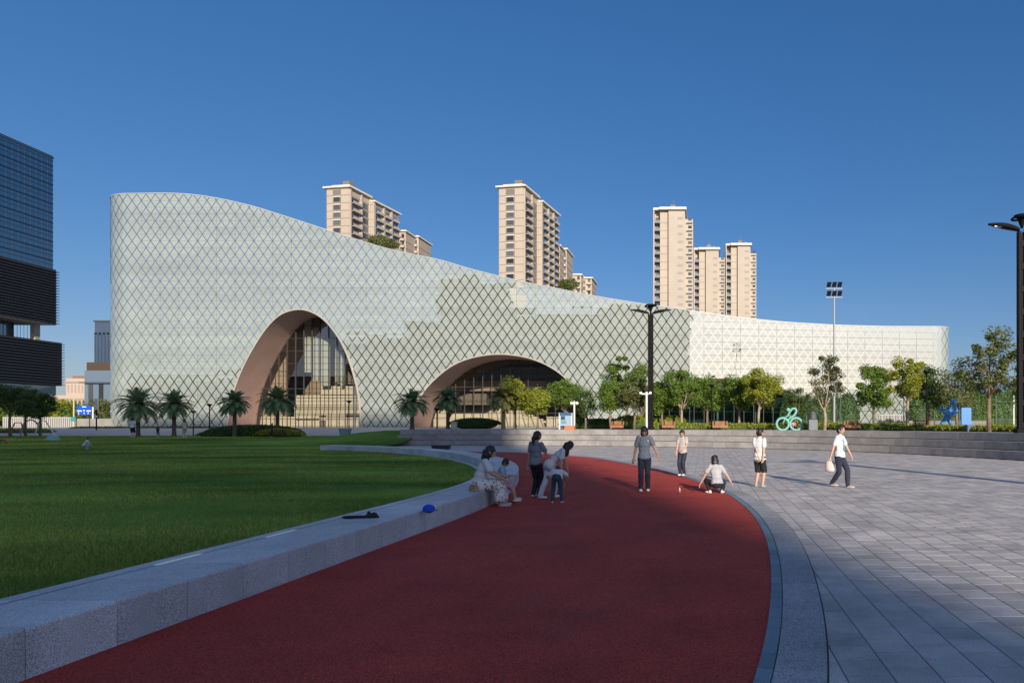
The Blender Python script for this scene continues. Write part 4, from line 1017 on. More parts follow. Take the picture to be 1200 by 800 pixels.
Y = 66.5; shrub_mass('lawn_border', 'low green planting strip at the foot of the pavilion at left', [(XP(x, 86), 86, 1.0, 1.7, .6, .34) for x in range(96, 262, 14)], 3, 420, .08, 11, 'planting', kind='stuff')
shrub_mass('lawn_border', 'low green planting by the railing at the left edge', [(XP(x, 74), 74, .8, 1.6, .6, .35) for x in range(0, 60, 12)], 1, 420, .08, 12, 'planting', kind='stuff')
Y = 62; shrub_mass('flower_pot_plant', 'small red flowering plant in front of the hedge by the tall arch', [(XP(331, 61), 61, .75, .3, .3, .35)], 4, 300, .06, 13, 'plant')
for i, (px, yt, Y) in enumerate(((666, 325, 150), (490, 283, 150))): pass
def roof_tree(px, yb, Y, label, sd):
    rt = tree(px, yb-7, 8, Y, label, 3, z0=ZP(yb, Y), seed=sd, trunk=.2, leaf=.25, clump=.8, dens=.8, group='small trees on the roof garden')
for k, (px, yb) in enumerate(((442, 286), (456, 289), (666, 338))): roof_tree(px, yb, 118, ('small tree on the roof line left of the other one below the left tower', 'small tree on the roof line right of the other one below the left tower', 'small tree on the roof line below the middle tower')[k], 80+k)

# ================================================================ STREET FURNITURE
M_blk = mat('black_metal', (.008, .008, .010), .65, spec=.12); M_wht = mat('white_metal', (.72, .72, .70), .4); M_gry = mat('grey_metal', (.28, .30, .31), .5)
def lamp(loc, label, H=9.5, rz=0):
    root = empty('street_lamp', loc, rz, label, 'street lamp', 'tall black twin arm lamps')
    mb = MB(); mb.box(-.20, -.06, -.12, .12, 0, H-.75); mb.box(.06, .20, -.12, .12, 0, H-.75)
    for k in range(9): mb.box(-.07, .07, -.10, .10, .2+k*1.05, .5+k*1.05)
    mb.box(-.06, .06, -.05, .05, 0, H-.9)
    mb.build('pole', M_blk, root, bevel=.01, seg=1)
    MB().box(-.3, .3, -.22, .22, 0, .18).build('base_plate', M_blk, root, bevel=.02)
    for s in (-1, 1):
        mb = MB(); n = 10; prev = None
        for i in range(n+1):
            t = i/n; x = s*(.13+1.42*t); z = H-.72+.30*t**.8; w_ = .07+.17*math.sin(math.pi*min(1, .12+t*.86))**1.3; th = .10+.09*math.sin(math.pi*min(1, .1+t*.88))-.05*t
            mb.v += [(x, -w_, z), (x, w_, z), (x, w_*.7, z+th), (x, -w_*.7, z+th)]
        for i in range(n):
            k = 4*i
            for c in range(4): f = (k+c, k+(c+1) % 4, k+4+(c+1) % 4, k+4+c); mb.f.append(f if s > 0 else f[::-1])
        mb.f += [(0, 1, 2, 3), (4*n+3, 4*n+2, 4*n+1, 4*n)]
        mb.build('arm', M_blk, root, smooth=False)
        MB().box(min(s*.75, s*1.3), max(s*.75, s*1.3), -.1, .1, H-.53, H-.50).build('lamp_panel', mat('lamp_lens', (.4, .4, .38), .3), root)
    rg_ = MB(); n = 20
    rg_.tube([(.44*math.cos(a), .44*math.sin(a), H-.08+.06*math.cos(a)) for a in np.linspace(0, 2*math.pi, n)], .05, 6, False); rg_.build('ring', M_blk, root, smooth=True)
    MB().lathe([(.05, -.5), (.10, -.35), (.22, -.02), (.36, .05), (.36, .09), (.1, .14)], (0, 0, H-.08), 14).build('dome', M_blk, root, smooth=True)
    return root
lamp((XP(762.5, 52), 52, 1.2), 'tall black twin arm lamp in the middle, before the pavilion')
lamp((XP(1197.5, 31.6), 31.6, 1.2), 'tall black twin arm lamp cut by the right edge of the photo', 10.05)
lamp((14.2, 3.8, 0), 'tall black twin arm lamp whose thin shade crosses the plaza at right')
def post_lamp(px, Y, z0, ytop, label, kind_='cone'):
    root = empty('garden_lamp', (XP(px, Y), Y, z0), 0, label, 'lamp post', 'small garden lamps'); H = ZP(ytop, Y)-z0
    MB().tube([(0, 0, 0), (0, 0, H-.3)], .045, 8).build('pole', M_blk, root); MB().lathe([(.05, 0), (.08, .1), (.24, .22), (.24, .30), (.05, .32)], (0, 0, H-.32), 12).build('lamp_head', M_blk, root)
post_lamp(245.5, 65, .5, 473, 'small dark lamp left of the hedge mound palm')
post_lamp(226.5, 66, .5, 481, 'shorter small dark lamp right of the second palm')
post_lamp(409, 66, .5, 469, 'small dark lamp before the right side of the tall arch')
post_lamp(512, 58, 1.2, 478, 'small dark lamp between the two palms by the steps')
post_lamp(604.5, 54, 1.2, 466, 'dark lamp post under the round yellow green tree')
post_lamp(1086, 44, 1.2, 434, 'dark lamp post left of the blue runner')
post_lamp(834, 54, 1.2, 450, 'dark lamp post among the trees right of the middle lamp')
MB().tube([(XP(416, 66), 66, .5), (XP(416, 66), 66, ZP(452, 66))], [.06, .04], 8).build('white_pole', M_wht, label='thin white pole at the right side of the tall arch', cat='pole')
root = empty('camera_pole', (XP(757.7, 50.9), 50.9, 1.2), 0, 'white camera pole just left of the black lamp pole', 'camera pole')
H = ZP(459, 50.9)-1.2; MB().tube([(0, 0, 0), (0, 0, H)], .075, 10).build('pole', M_wht, root); MB().box(-.45, .35, -.05, .05, H-.2, H-.1).build('arm', M_wht, root)
for x in (-.42, .3): MB().box(x-.08, x+.08, -.25, .1, H-.16, H+.0).build('camera', M_wht, root)
root = empty('globe_lamp', (XP(673, 55), 55, 1.2), 0, 'white lamp with two globes beside the information board', 'lamp'); H = ZP(472, 55)-1.2
MB().tube([(0, 0, 0), (0, 0, H+.15)], .07, 10).build('pole', M_wht, root); MB().box(-.25, .25, -.03, .03, H-.05, H+.02).build('arm', M_wht, root)
for x in (-.22, .22): MB().ell((x, 0, H-.02), .13, .13, .13).build('globe', mat('opal_globe', (.8, .78, .7), .3), root, smooth=True)
def flood(px, Y, ytop, label, w_=1.0, z0=1.2):
    root = empty('floodlight', (XP(px, Y), Y, z0), 0, label, 'floodlight', 'floodlight masts of the sports field'); H = ZP(ytop, Y)-z0
    MB().tube([(0, 0, 0), (0, 0, H)], [.13, .08], 10).build('mast', M_gry, root)
    for r_ in range(2):
        z = H-.15-r_*.9*w_; MB().box(-.85*w_, .85*w_, -.05, .05, z-.42*w_, z-.34*w_).build('crossbar', M_gry, root)
        for k in (-1, 0, 1): MB().obox((k*.55*w_, -.12, z), (.20*w_, 0, 0), (0, .06, .05), (.04, -.08*w_, .22*w_)).build('lamp_box', M_blk, root)
flood(977.5, 70, 332, 'tall floodlight mast with six lamps right of the middle')
flood(1102, 105, 393, 'smaller distant floodlight mast at the right end of the pavilion', 1.2)
def wood_bench(x0, x1, Y, label):
    root = empty('wooden_bench', (XP((x0+x1)/2, Y), Y, 1.2), 0, label, 'bench', 'orange wooden benches behind the steps'); root.scale.z = .72; w_ = (x1-x0)/F*Y/2; m = mat('orange_wood', (.34, .14, .07), .6, var=.3, scale=3)
    for k in range(3): MB().box(-w_, w_, -.25+k*.17, -.11+k*.17, .42, .46).build('seat_slat', m, root)
    for k in range(3): MB().box(-w_, w_, .24, .27, .50+k*.14, .61+k*.14).build('back_slat', m, root)
    for s in (-1, 1): MB().box(s*(w_-.15)-.03, s*(w_-.15)+.03, -.22, .22, 0, .42).build('leg', M_blk, root); MB().box(s*(w_-.15)-.03, s*(w_-.15)+.03, .2, .24, .42, .9).build('back_post', M_blk, root)
    MB().box(-w_, w_, -.27, -.24, .2, .42).build('front_board', m, root)
for a, b, Y, l in ((716, 731, 53, 'orange wooden bench left of the middle lamp'), (776, 791, 53, 'orange wooden bench right of the middle lamp'), (835, 853, 52.5, 'orange wooden bench under the pale trunk tree'), (990, 1008, 47, 'orange wooden bench right of the grey plinth'), (1071, 1090, 42.5, 'orange wooden bench left of the blue runner')): wood_bench(a, b, Y, l)
# information board
Y = 53.5; root = empty('information_board', (XP(663, Y), Y, 1.2), 0, 'blue and white information board with orange foot behind the steps', 'notice board')
zb, zt = ZP(505.5, Y)-1.2, ZP(485, Y)-1.2
w_ = 7.2/F*Y; MB().box(-w_, w_, -.06, .06, .28, zt+.1).build('panel', mat('pale_blue_panel', (.26, .38, .50), .4), root); MB().box(-w_, w_, -.075, -.062, zt-.12, zt+.12).build('header', mat('navy_panel', (.03, .10, .22), .4), root)
MB().box(-w_*.75, -.05, -.075, -.062, .75, 1.05).build('printed_map', mat('navy_print', (.03, .06, .12), .4), root); MB().box(-w_*.7, w_*.1, -.075, -.062, .45, .68).build('printed_picture', mat('teal_print', (.08, .30, .32), .4), root)
MB().box(-w_*.1, w_*1.5, -.3, .3, -.05, .3).build('flower_box', mat('orange_paint', (.5, .16, .06), .6), root)
for s in (-1, 1): MB().box(s*w_-.04, s*w_+.04, -.07, .07, 0, zt+.1).build('post', M_wht, root)
# planter, lawn box, plinths
MB().lathe([(.20, 0), (.22, .05), (.24, .5), (.27, .55), (.27, .6), (.2, .6)], (XP(532, 54.5), 54.5, 1.2), 16).build('stone_planter', mat('pale_stone', (.48, .44, .38), .8, var=.2), label='pale round stone planter in front of the oval hedge', cat='planter', smooth=False)
root = empty('utility_box', (XP(404.5, 57), 57, lawn_z(-30, 57)), 0, 'blue grey trapezoid utility box standing on the lawn', 'box')
MB().add([(-.32, -.2, 0), (.32, -.2, 0), (.32, .2, 0), (-.32, .2, 0), (-.42, -.28, .5), (.42, -.28, .5), (.42, .28, .5), (-.42, .28, .5)], [(0, 3, 2, 1), (4, 5, 6, 7), (0, 1, 5, 4), (1, 2, 6, 5), (2, 3, 7, 6), (3, 0, 4, 7)]).build('box_body', mat('blue_grey_paint', (.22, .29, .33), .6), root); MB().box(-.45, .45, -.31, .31, .5, .56).build('lid', mat('blue_grey_lid', (.27, .34, .38), .6), root)
c = G(517, 526.5); root = empty('drain_box', (c.x, c.y, 0), 0, 'small dark open box on the paving beyond the bench', 'box')
MB().box(-.5, .5, -.2, .2, 0, .06).build('box_base', mat('dark_plastic', (.03, .035, .04), .6), root)
for s in (-1, 1): MB().obox((s*.5, 0, .14), (.03, 0, .0), (0, .2, 0), (s*.05, 0, .15)).build('box_side', mat('dark_plastic', (.03, .035, .04), .6), root)
MB().box(-.48, .48, .17, .2, .06, .26).build('box_back', mat('dark_plastic', (.03, .035, .04), .6), root)
Y = 46.5; root = empty('plinth', (XP(952.5, Y), Y, 1.2), 0, 'grey stone plinth with a bell shaped dark top near the cyclist sculpture', 'plinth')
MB().box(-.30, .30, -.25, .25, 0, .72).build('plinth_block', granite('plinth_stone', (.20, .23, .26), (.12, .14, .16), 60), root, bevel=.02)
MB().lathe([(.28, 0), (.30, .03), (.26, .3), (.18, .52), (.08, .6)], (0, 0, .725), 14).build('bell_top', mat('dark_bronze', (.07, .075, .075), .6), root)
# cyclist sculpture
Y = 47.5; M_mint = mat('mint_paint', (.17, .42, .38), .55); root = empty('cyclist_sculpture', (XP(925, Y), Y, 1.2), 0, 'mint green sculpture of a cyclist made of bent flat bars', 'sculpture')
def ringp(cx, cz, r_, name, arc=(0, 2*math.pi)):
    MB().tube([(cx+r_*math.cos(a), 0, cz+r_*math.sin(a)) for a in np.linspace(arc[0], arc[1], 28)],   .085, 8, True).build(name, M_mint, root, smooth=True)
ringp(-.47, .42, .42, 'wheel'); ringp(.47, .42, .42, 'wheel')
MB().tube([(-.47, 0, .42), (-.28, 0, .80), (-.12, 0, .62), (.12, 0, .98)], .06, 8).build('frame', M_mint, root, smooth=True)
MB().tube([(-.36, 0, .85), (-.1, 0, 1.0), (.05, 0, 1.30), (.22, 0, 1.50), (.42, 0, 1.50), (.50, 0, 1.33), (.38, 0, 1.08), (.18, 0, .92), (.14, 0, .55)], [.06, .075, .08, .09, .09, .085, .09, .08, .06], 8).build('rider_body', M_mint, root, smooth=True)
MB().ell((-.08, 0, 1.42), .14, .12, .14).build('rider_head', M_mint, root, smooth=True)
# runner sculpture
Y = 40.5; M_bl = mat('blue_paint', (.03, .20, .55), .4); root = empty('runner_sculpture', (XP(1111, Y), Y, 1.2), 0, 'blue sculpture of a figure with legs apart and one arm raised', 'sculpture')
k = Y/F
def q(px, py): return ((px-1111)*k, 0, (506-py)*k)
MB().tube([q(1101, 505), q(1104, 497), q(1110, 489), q(1113, 482)], [.10, .12, .15, .17], 10).build('leg', M_bl, root, smooth=True)
MB().tube([q(1118, 505), q(1114, 497), q(1110, 489)], [.10, .12, .14], 10).build('leg', M_bl, root, smooth=True)
MB().tube([q(1110, 490), q(1113, 483), q(1112, 478)], [.15, .2, .13], 10).build('torso', M_bl, root, smooth=True)
MB().tube([q(1113, 482), q(1108, 483), q(1102, 480)], [.13, .13, .11], 10).build('arm', M_bl, root, smooth=True)
MB().tube([q(1113, 484), q(1119, 487), q(1121, 482), q(1118, 476)], [.13, .12, .11, .11], 10).build('arm', M_bl, root, smooth=True)
MB().ell(q(1117, 472), .17, .15, .2).build('head', M_bl, root, smooth=True)
Y = 42; root = empty('blue_board', (XP(1132, Y), Y, 1.2), 0, 'plain bright blue board standing by the blue runner', 'board')
MB().box(-.30, .30, -.08, .08, .30, 1.42).build('panel', M_bl, root); 
for s in (-1, 1): MB().box(s*.24-.03, s*.24+.03, -.04, .04, 0, .30).build('post', M_blk, root)
Y = 38; root = empty('speaker_box', (XP(1138.5, Y), Y, 1.2), 0, 'dark blue grey box at the foot of the blue board', 'box'); MB().box(-.3, .3, -.2, .2, 0, .34).build('box_body', mat('slate_paint', (.07, .11, .15), .6), root, bevel=.02); MB().box(-.32, .32, -.22, .22, .34, .38).build('lid', mat('slate_lid', (.10, .14, .18), .6), root)
# green mesh fence
M_gf = mat('green_fence', (.02, .10, .06), .5); fence = empty('mesh_fence', (8, 87, 1.2), 0, 'dark green mesh fence round the sports field', 'fence')
fp = [(XP(905, 87), 87), (XP(945, 82), 82), (XP(985, 78), 78), (XP(1023, 73), 73), (XP(1059, 69), 69), (XP(1095, 65), 65), (XP(1124, 62), 62), (XP(1167, 58), 58), (XP(1215, 55), 55)]
mesh_ = MB()
for i, (x, y) in enumerate(fp):
    x -= 8; y -= 87; H = 3.7 if i < 4 else 4.4
    MB().tube([(x, y, 0), (x, y, H)], .06, 6).build('post', M_gf, fence)
    if i < len(fp)-1:
        x2, y2 = fp[i+1][0]-8, fp[i+1][1]-87
        for z in (.08, H*.5, H-.03): MB().bar((x, y, z), (x2, y2, z), .055).build('rail', M_gf, fence)
        n = 26
        for k_ in range(1, n): t = k_/n; mesh_.bar((x+(x2-x)*t, y+(y2-y)*t, .1), (x+(x2-x)*t, y+(y2-y)*t, H), .012)
        for k_ in range(1, 20): z = H*k_/20; mesh_.bar((x, y, z), (x2, y2, z), .012)
mesh_.build('wire_mesh', M_gf, fence, kind='stuff')
# white railing behind the fence and at the left; low wall
def railing(px0, px1, Y, z0, z1, n, label):
    M_wht = mat('railing_white', (.42, .42, .40), .5); root = empty('railing', (XP(px0, Y), Y, z0), 0, label, 'railing'); W = XP(px1, Y)-XP(px0, Y)
    for k_ in range(n): MB().box(W*k_/n, W*k_/n+.13, -.1, .1, 0, z1-z0).build('picket', M_wht, root)
    MB().box(0, W, -.12, .12, z1-z0, z1-z0+.14).build('top_rail', M_wht, root); MB().box(0, W, .1, .13, 0, z1-z0).build('back_panel', M_grw, root)
railing(4, 88, 98, 1.0, 2.5, 34, 'white picket railing behind the lawn at the left')
railing(1030, 1083, 92, 1.2, 2.8, 30, 'white picket railing seen through the fence at right')
MB().box(XP(90, 96), XP(131, 96), 96, 97, .9, 2.4).build('low_wall', mat('plain_wall', (.27, .26, .24), .8, var=.2, scale=1), label='plain low concrete wall left of the pavilion corner', cat='wall')
MB().box(XP(1078, 70), XP(1180, 70), 75, 75.4, 1.2, 2.0).build('low_wall', mat('plain_wall', (.27, .26, .24), .8, var=.2, scale=1), label='low concrete wall in front of the tall hedge at right', cat='wall')
root = empty('goal_frame', (XP(1188, 60), 60, 1.2), 0, 'white football goal frame at the right edge', 'goal'); H = ZP(462, 60)-1.2
MB().box(-.05, .05, -.05, .05, 0, H).build('post', M_wht, root); MB().box(-.05, 3.2, -.05, .05, H, H+.1).build('crossbar', M_wht, root); MB().box(3.1, 3.2, -.05, .05, 0, H-.002).build('post', M_wht, root)
# road sign at left
Y = 100; root = empty('road_sign', (XP(99, Y), Y, 1.0), 0, 'blue overhead road sign with white writing above the low wall', 'road sign')
zs0, zs1 = ZP(485.5, Y)-1, ZP(475, Y)-1; MB().box(-1.05, 1.0, -.05, .05, zs0, zs1).build('sign_panel', mat('sign_blue', (.01, .09, .55), .4), root)
for s in ((-1.0, -.35, .45), (-.15, .1, .50), (.35, .95, .45)): MB().box(s[0], s[1], -.065, -.052, zs0+s[2]*1.0, zs0+s[2]+.16).build('lettering', M_wht, root)
MB().box(-.3, .3, -.065, -.052, zs1-.25, zs1-.12).build('lettering', M_wht, root)
for x in (-.8, 0, .6): MB().add([(x-.1, -.062, zs0+.1), (x+.1, -.062, zs0+.1), (x, -.062, zs0+.38)], [(0, 1, 2)]).build('arrow', M_wht, root)
MB().tube([(1.15, .1, -.3), (1.15, .1, zs1-.2)], .1, 8).build('pole', M_wht, root); MB().box(-.2, 1.15, .06, .12, zs1-.7, zs1-.6).build('arm', M_wht, root)
Y = 92; root = empty('signal_post', (XP(86.5, Y), Y, 1.0), 0, 'pale yellow post left of the blue road sign', 'post'); MB().tube([(0, 0, 0), (0, 0, ZP(467, Y)-1)], .08, 8).build('pole', mat('yellow_post', (.5, .42, .22), .5), root)
MB().box(-.35, .25, -.1, -.05, 1.0, 1.6).build('small_sign', mat('sign_teal', (.03, .25, .28), .5), root)
Y = 80; root = empty('banner_pole', (XP(113, Y), Y, .8), 0, 'dark pole with a white vertical banner left of the pavilion corner', 'pole'); MB().tube([(0, 0, -.3), (0, 0, ZP(469, Y)-.8)], .07, 8).build('pole', M_blk, root)
MB().box(-.18, .22, -.06, .06, ZP(480, Y)-.8, ZP(468, Y)-.8).build('banner', M_wht, root); MB().ell((-.1, 0, 1.7), .2, .1, .24).build('round_sign', M_wht, root)
# play frames at the left end of the lawn
M_red = mat('red_paint', (.35, .04, .03), .5)
def arc_frame(px, Y, r_, m, name, label, h=1.0):
    root = empty(name, (XP(px, Y), Y, lawn_z(-60, Y)-.05), 0, label, 'play frame'); MB().tube([(r_*math.cos(a), 0, r_*h*math.sin(a)) for a in np.linspace(0, math.pi, 18)], .07, 8).build('hoop', m, root, smooth=True)
    for s in (-1, 1): MB().box(s*r_-.12, s*r_+.12, -.12, .12, -.02, .05).build('foot', M_gry, root)
arc_frame(3, 50, .35, M_red, 'climbing_hoop', 'small dark red hoop at the left edge of the lawn')
arc_frame(36, 68, 1.0, M_gry, 'climbing_hoop', 'grey climbing arch between the dark trees', 1.6)
root = empty('a_frame', (XP(50, 68), 68, .45), 0, 'white metal swing frame beside the grey climbing arch', 'play frame')
for s in (-1, 1): MB().bar((0, s*.3, 1.5), (.75*s+.2, s*.3, 0), .07).build('leg', M_wht, root)
MB().bar((0, -.3, 1.5), (0, .3, 1.5), .07).build('top_bar', M_wht, root)
root = empty('a_frame', (XP(21, 66), 66, .45), 0, 'red metal swing frame near the left edge of the lawn', 'play frame')
for s in (-1, 1): MB().bar((0, s*.3, 1.3), (.6*s, s*.3, 0), .07).build('leg', M_red, root)
MB().bar((0, -.3, 1.3), (0, .3, 1.3), .07).build('top_bar', M_red, root)
root = empty('play_dome', (XP(62, 56), 56, lawn_z(-60, 56)), 0, 'small pale teal dome shaped toy on the lawn', 'toy'); MB().lathe([(.42, 0), (.40, .15), (.28, .34), (.08, .42)], (0, 0, 0), 16).build('dome', mat('teal_plastic', (.18, .45, .45), .5), root, smooth=True); MB().lathe([(.46, 0), (.46, .04), (.40, .05)], (0, 0, 0), 16).build('rim', M_wht, root)
# ================================================================ PEOPLE
TMP = bpy.data.scenes.new('workbench'); JOBS = []     # small side scene: rounded shapes are voxel-joined there in one go at the end
def remesh(shapes, voxel, smooth=2, dis=None):
    mb = MB()
    for s in shapes:
        if s[0] == 'cap':
            _, p0, r0, p1, r1 = s; p0 = Vector(p0); p1 = Vector(p1); d = p1-p0
            if d.length > 1e-5: mb.tube([p0, p1], [r0, r1], 14)
            mb.ell(p0, r0, r0, r0, 14, 9); mb.ell(p1, r1, r1, r1, 14, 9)
        else:
            _, c, rr, rot = s; k = len(mb.v); mb.ell((0, 0, 0), *rr, 18, 12); c = Vector(c)
            for i in range(k, len(mb.v)): q = Vector(mb.v[i]); mb.v[i] = tuple(c+(rot @ q if rot else q))
    me = mb.mesh('tmp')
    o = bpy.data.objects.new('tmp', me)
    a = o.modifiers.new('r', 'REMESH'); a.mode = 'VOXEL'; a.voxel_size = voxel; a.use_smooth_shade = True
    b = o.modifiers.new('s', 'SMOOTH'); b.iterations = smooth; b.factor = .5
    out = bpy.data.meshes.new('joined'); JOBS.append((out, o, dis))
    return out
def fabric(name, c, var=.12): return mat('cloth_'+name, c, .85, var=var, scale=7, bump=.35, bscale=22)
M_skin = mat('skin', (.50, .29, .20), .5, var=.08, scale=8); M_hair = mat('black_hair', (.012, .010, .009), .45, base2=(.02, .016, .013), scale=30); M_eye = mat('eye_dark', (.02, .015, .012), .2); M_lip = mat('lip', (.42, .16, .13), .5)
def ik(a, t, l1, l2, pole):
    a = Vector(a); t = Vector(t); d = t-a; L = min(d.length, (l1+l2)*.999); d.normalize(); t = a+d*L
    c = (l1*l1-l2*l2+L*L)/(2*L); h = math.sqrt(max(0, l1*l1-c*c)); p = Vector(pole); p = (p-d*p.dot(d)).normalized()
    return a+d*c+p*h, t
def person(label, loc, rz, H, group=None, pelvis=None, lean=0, side=0, head=(0, 0), feet=None, hands=None, toe=(0, 0), top=None, sleeve=.55, bottom=None, blen=1.0, loose=1.0, shoe=None, hair='short', skirt=None, parts=None, vox=.009, elbow=((-.6, -1, -.3), (.6, -1, -.3)), knee=((0, 1, 0), (0, 1, 0)), hairm=None, twist=0, long_top=.0):
    root = empty('person', loc, rz, label, 'person', group); h = H
    hip = Vector(pelvis) if pelvis else Vector((0, 0, .515)); hip = hip*h
    sp_ = Matrix.Rotation(R(-lean), 3, 'X') @ Matrix.Rotation(R(side), 3, 'Y')      # lean > 0 bows forward (+y)
    up_ = sp_ @ Vector((0, 0, 1)); tw_ = sp_ @ Matrix.Rotation(R(twist), 3, 'Z')
    ux = tw_ @ Vector((1, 0, 0)); uy = tw_ @ Vector((0, 1, 0))
    chest = hip+up_*.20*h; shc = hip+up_*.295*h; neck = hip+up_*.335*h
    hr = sp_ @ Matrix.Rotation(R(head[1]), 3, 'Z') @ Matrix.Rotation(R(-head[0]), 3, 'X')
    hd = neck+hr @ Vector((0, .012, .082))*h
    feet = feet or ((-.055, 0, 0), (.055, 0, 0)); hands = hands or ((-.16, .02, .43), (.16, .02, .43))
    sk = []; cl = []; pt = []; rot = sp_
    def E(c, a, b, z, m=None): return ('ell', c, (a*h, b*h, z*h), m or rot)
    sk += [E(hip, .088, .062, .07), E(hip+up_*.08*h, .075, .052, .08), E(chest, .088, .06, .09, tw_), E(shc-up_*.01*h, .088, .045, .04, tw_)]
    sk += [('cap', shc, .035*h, neck+up_*.01*h, .028*h), ('cap', neck, .028*h, hd-hr @ Vector((0, 0, .03))*h, .027*h)]
    sk += [('ell', hd, (.050*h, .059*h, .067*h), hr), ('ell', hd+hr @ Vector((0, .014, -.030))*h, (.036*h, .040*h, .036*h), hr), ('ell', hd+hr @ Vector((0, .060, -.006))*h, (.008*h, .012*h, .015*h), hr)]
    for s in (-1, 1): sk.append(('ell', hd+hr @ Vector((s*.050, -.004, -.004))*h, (.007*h, .013*h, .018*h), hr))
    arms = []; shoes_at = []
    for i, s in enumerate((-1, 1)):
        sh = shc+ux*s*.090*h-up_*.004*h; wr = Vector(hands[i])*h; el, wr = ik(sh, wr, .165*h, .145*h, sp_ @ Vector(elbow[i]))
        sk += [('cap', sh, .031*h, el, .023*h), ('cap', el, .023*h, wr, .0155*h)]
        d = (wr-el).normalized(); pr = d.cross(Vector((0, 0, 1)) if abs(d.z) < .9 else uy); pr.normalize(); nm = d.cross(pr)
        hm = Matrix((pr, nm, d)).transposed()
        sk.append(('ell', wr+d*.030*h, (.021*h, .0115*h, .034*h), hm))
        for k, (o_, ln) in enumerate(((-.0155, .040), (-.0055, .046), (.0052, .043), (.0150, .034))):
            b0 = wr+d*.052*h+pr*o_*h; b1 = b0+(d*.95+nm*.25*(1+.2*k)+pr*o_*6).normalized()*ln*.5*h; b2 = b1+(d*.75+nm*.65).normalized()*ln*.5*h
            sk += [('cap', b0, .0062*h, b1, .0056*h), ('cap', b1, .0056*h, b2, .0048*h)]
        t0 = wr+d*.018*h-pr*.016*h; t1 = t0+(d*.6-pr*.8).normalized()*.024*h; sk += [('cap', t0, .0078*h, t1, .0066*h), ('cap', t1, .0066*h, t1+(d*.9-pr*.2).normalized()*.020*h, .0055*h)]
        arms.append((sh, el, wr))
    legs = []
    for i, s in enumerate((-1, 1)):
        hj = hip+Vector((s*.048*h, 0, -.02*h)); an = Vector(feet[i])*h+Vector((0, 0, .045*h)); kn, an = ik(hj, an, .245*h, .235*h, Vector(knee[i]))
        sk += [('cap', hj, .052*h, kn, .034*h), ('cap', kn, .034*h, kn.lerp(an, .3)+Vector((0, -.006*h, 0)), .033*h), ('cap', kn.lerp(an, .3), .033*h, an, .020*h)]
        a = R(toe[i]); fd = Vector((math.sin(a), math.cos(a), 0)); sk += [('cap', an-Vector((0, 0, .02*h)), .020*h, an+fd*.09*h-Vector((0, 0, .028*h)), .016*h)]
        legs.append((hj, kn, an, fd))
    link('body', remesh(sk, vox*.82, 1), root).data.materials.append(M_skin)
    # shirt
    if top:
        cl += [E(hip+up_*(.0-long_top)*h, .104*loose, .088*loose, .055), E(hip+up_*.03*h, .099*loose, .082*loose, .06), E(hip+up_*.05*h, .090*loose, .068*loose, .08), E(hip+up_*.12*h, .087*loose, .066*loose, .08), E(chest, .094, .070, .09, tw_), E(shc-up_*.012*h, .094, .052, .040, tw_), ('cap', shc, .04*h, neck-up_*.006*h, .033*h)]
        for (sh, el, wr), s_ in zip(arms, (-1, 1)):
            e = sh.lerp(el, sleeve*1.15) if sleeve < .9 else el; cl.append(('cap', sh-ux*s_*.004*h, .0385*h, e, .037*h*loose))
        c_ = link('shirt', remesh(cl, vox, 2, (.016, 13, 7)), root); c_.data.materials.append(top)
    if bottom:
        pt += [E(hip-up_*.0*h, .094, .076, .065), E(hip-up_*.03*h, .095, .078, .055)]
        for hj, kn, an, fd in legs:
            if blen > .6: pt += [('cap', hj, .056*h, kn, .041*h), ('cap', kn, .043*h, kn.lerp(an, blen), .034*h)]
            else: e = hj.lerp(kn, blen*1.8); pt += [('cap', hj, .060*h, e, .056*h)]
        c_ = link('trousers' if blen > .6 else 'shorts', remesh(pt, vox, 2, (.014, 14, 6)), root); c_.data.materials.append(bottom)
    for hj, kn, an, fd in legs:
        sd = Vector((fd.y, -fd.x, 0)); m = Matrix((sd, fd, Vector((0, 0, 1)))).transposed(); b = an-Vector((0, 0, .045*h))
        S_ = [('ell', b+fd*.0*h+Vector((0, 0, .024*h)), (.026*h, .036*h, .026*h), m), ('ell', b+fd*.055*h+Vector((0, 0, .018*h)), (.029*h, .060*h, .019*h), m), ('ell', b+fd*.04*h+Vector((0, 0, .009*h)), (.030*h, .078*h, .009*h), m)]
        c_ = link('shoe', remesh(S_, vox*.7, 1), root); c_.data.materials.append(shoe or M_wht2)
    # hair
    hh = [('ell', hd+hr @ Vector((0, -.010, .012))*h, (.056*h, .062*h, .067*h), hr)]
    back = hr @ Vector((0, -1, 0)); dn = Vector((0, 0, -1))
    if hair in ('short', 'bob', 'pony', 'long'): hh.append(('ell', hd+hr @ Vector((0, -.022, -.012))*h, (.053*h, .048*h, .056*h), hr))
    if hair in ('bob', 'long'): hh += [('ell', hd+hr @ Vector((s*.036, -.012, -.035))*h, (.022*h, .040*h, .055*h), hr) for s in (-1, 1)]+[('ell', hd+hr @ Vector((0, -.035, -.045))*h, (.052*h, .032*h, .055*h), hr)]
    if hair == 'long':
        a = hd+back*.05*h-up_*.02*h; hh += [('cap', a, .040*h, a+dn*.09*h+back*.01*h, .046*h), ('cap', a+dn*.09*h+back*.01*h, .046*h, a+dn*.16*h+back*.01*h, .030*h)]
    if hair == 'pony':
        a = hd+back*.055*h; b = a+back*.035*h+dn*.05*h; c = b+dn*.09*h-back*.01*h; hh += [('cap', a, .020*h, b, .026*h), ('cap', b, .026*h, c, .010*h)]
    c_ = link('hair', remesh(hh, vox*.8, 1, (.016, 34, 9)), root); c_.data.materials.append(hairm or M_hair)
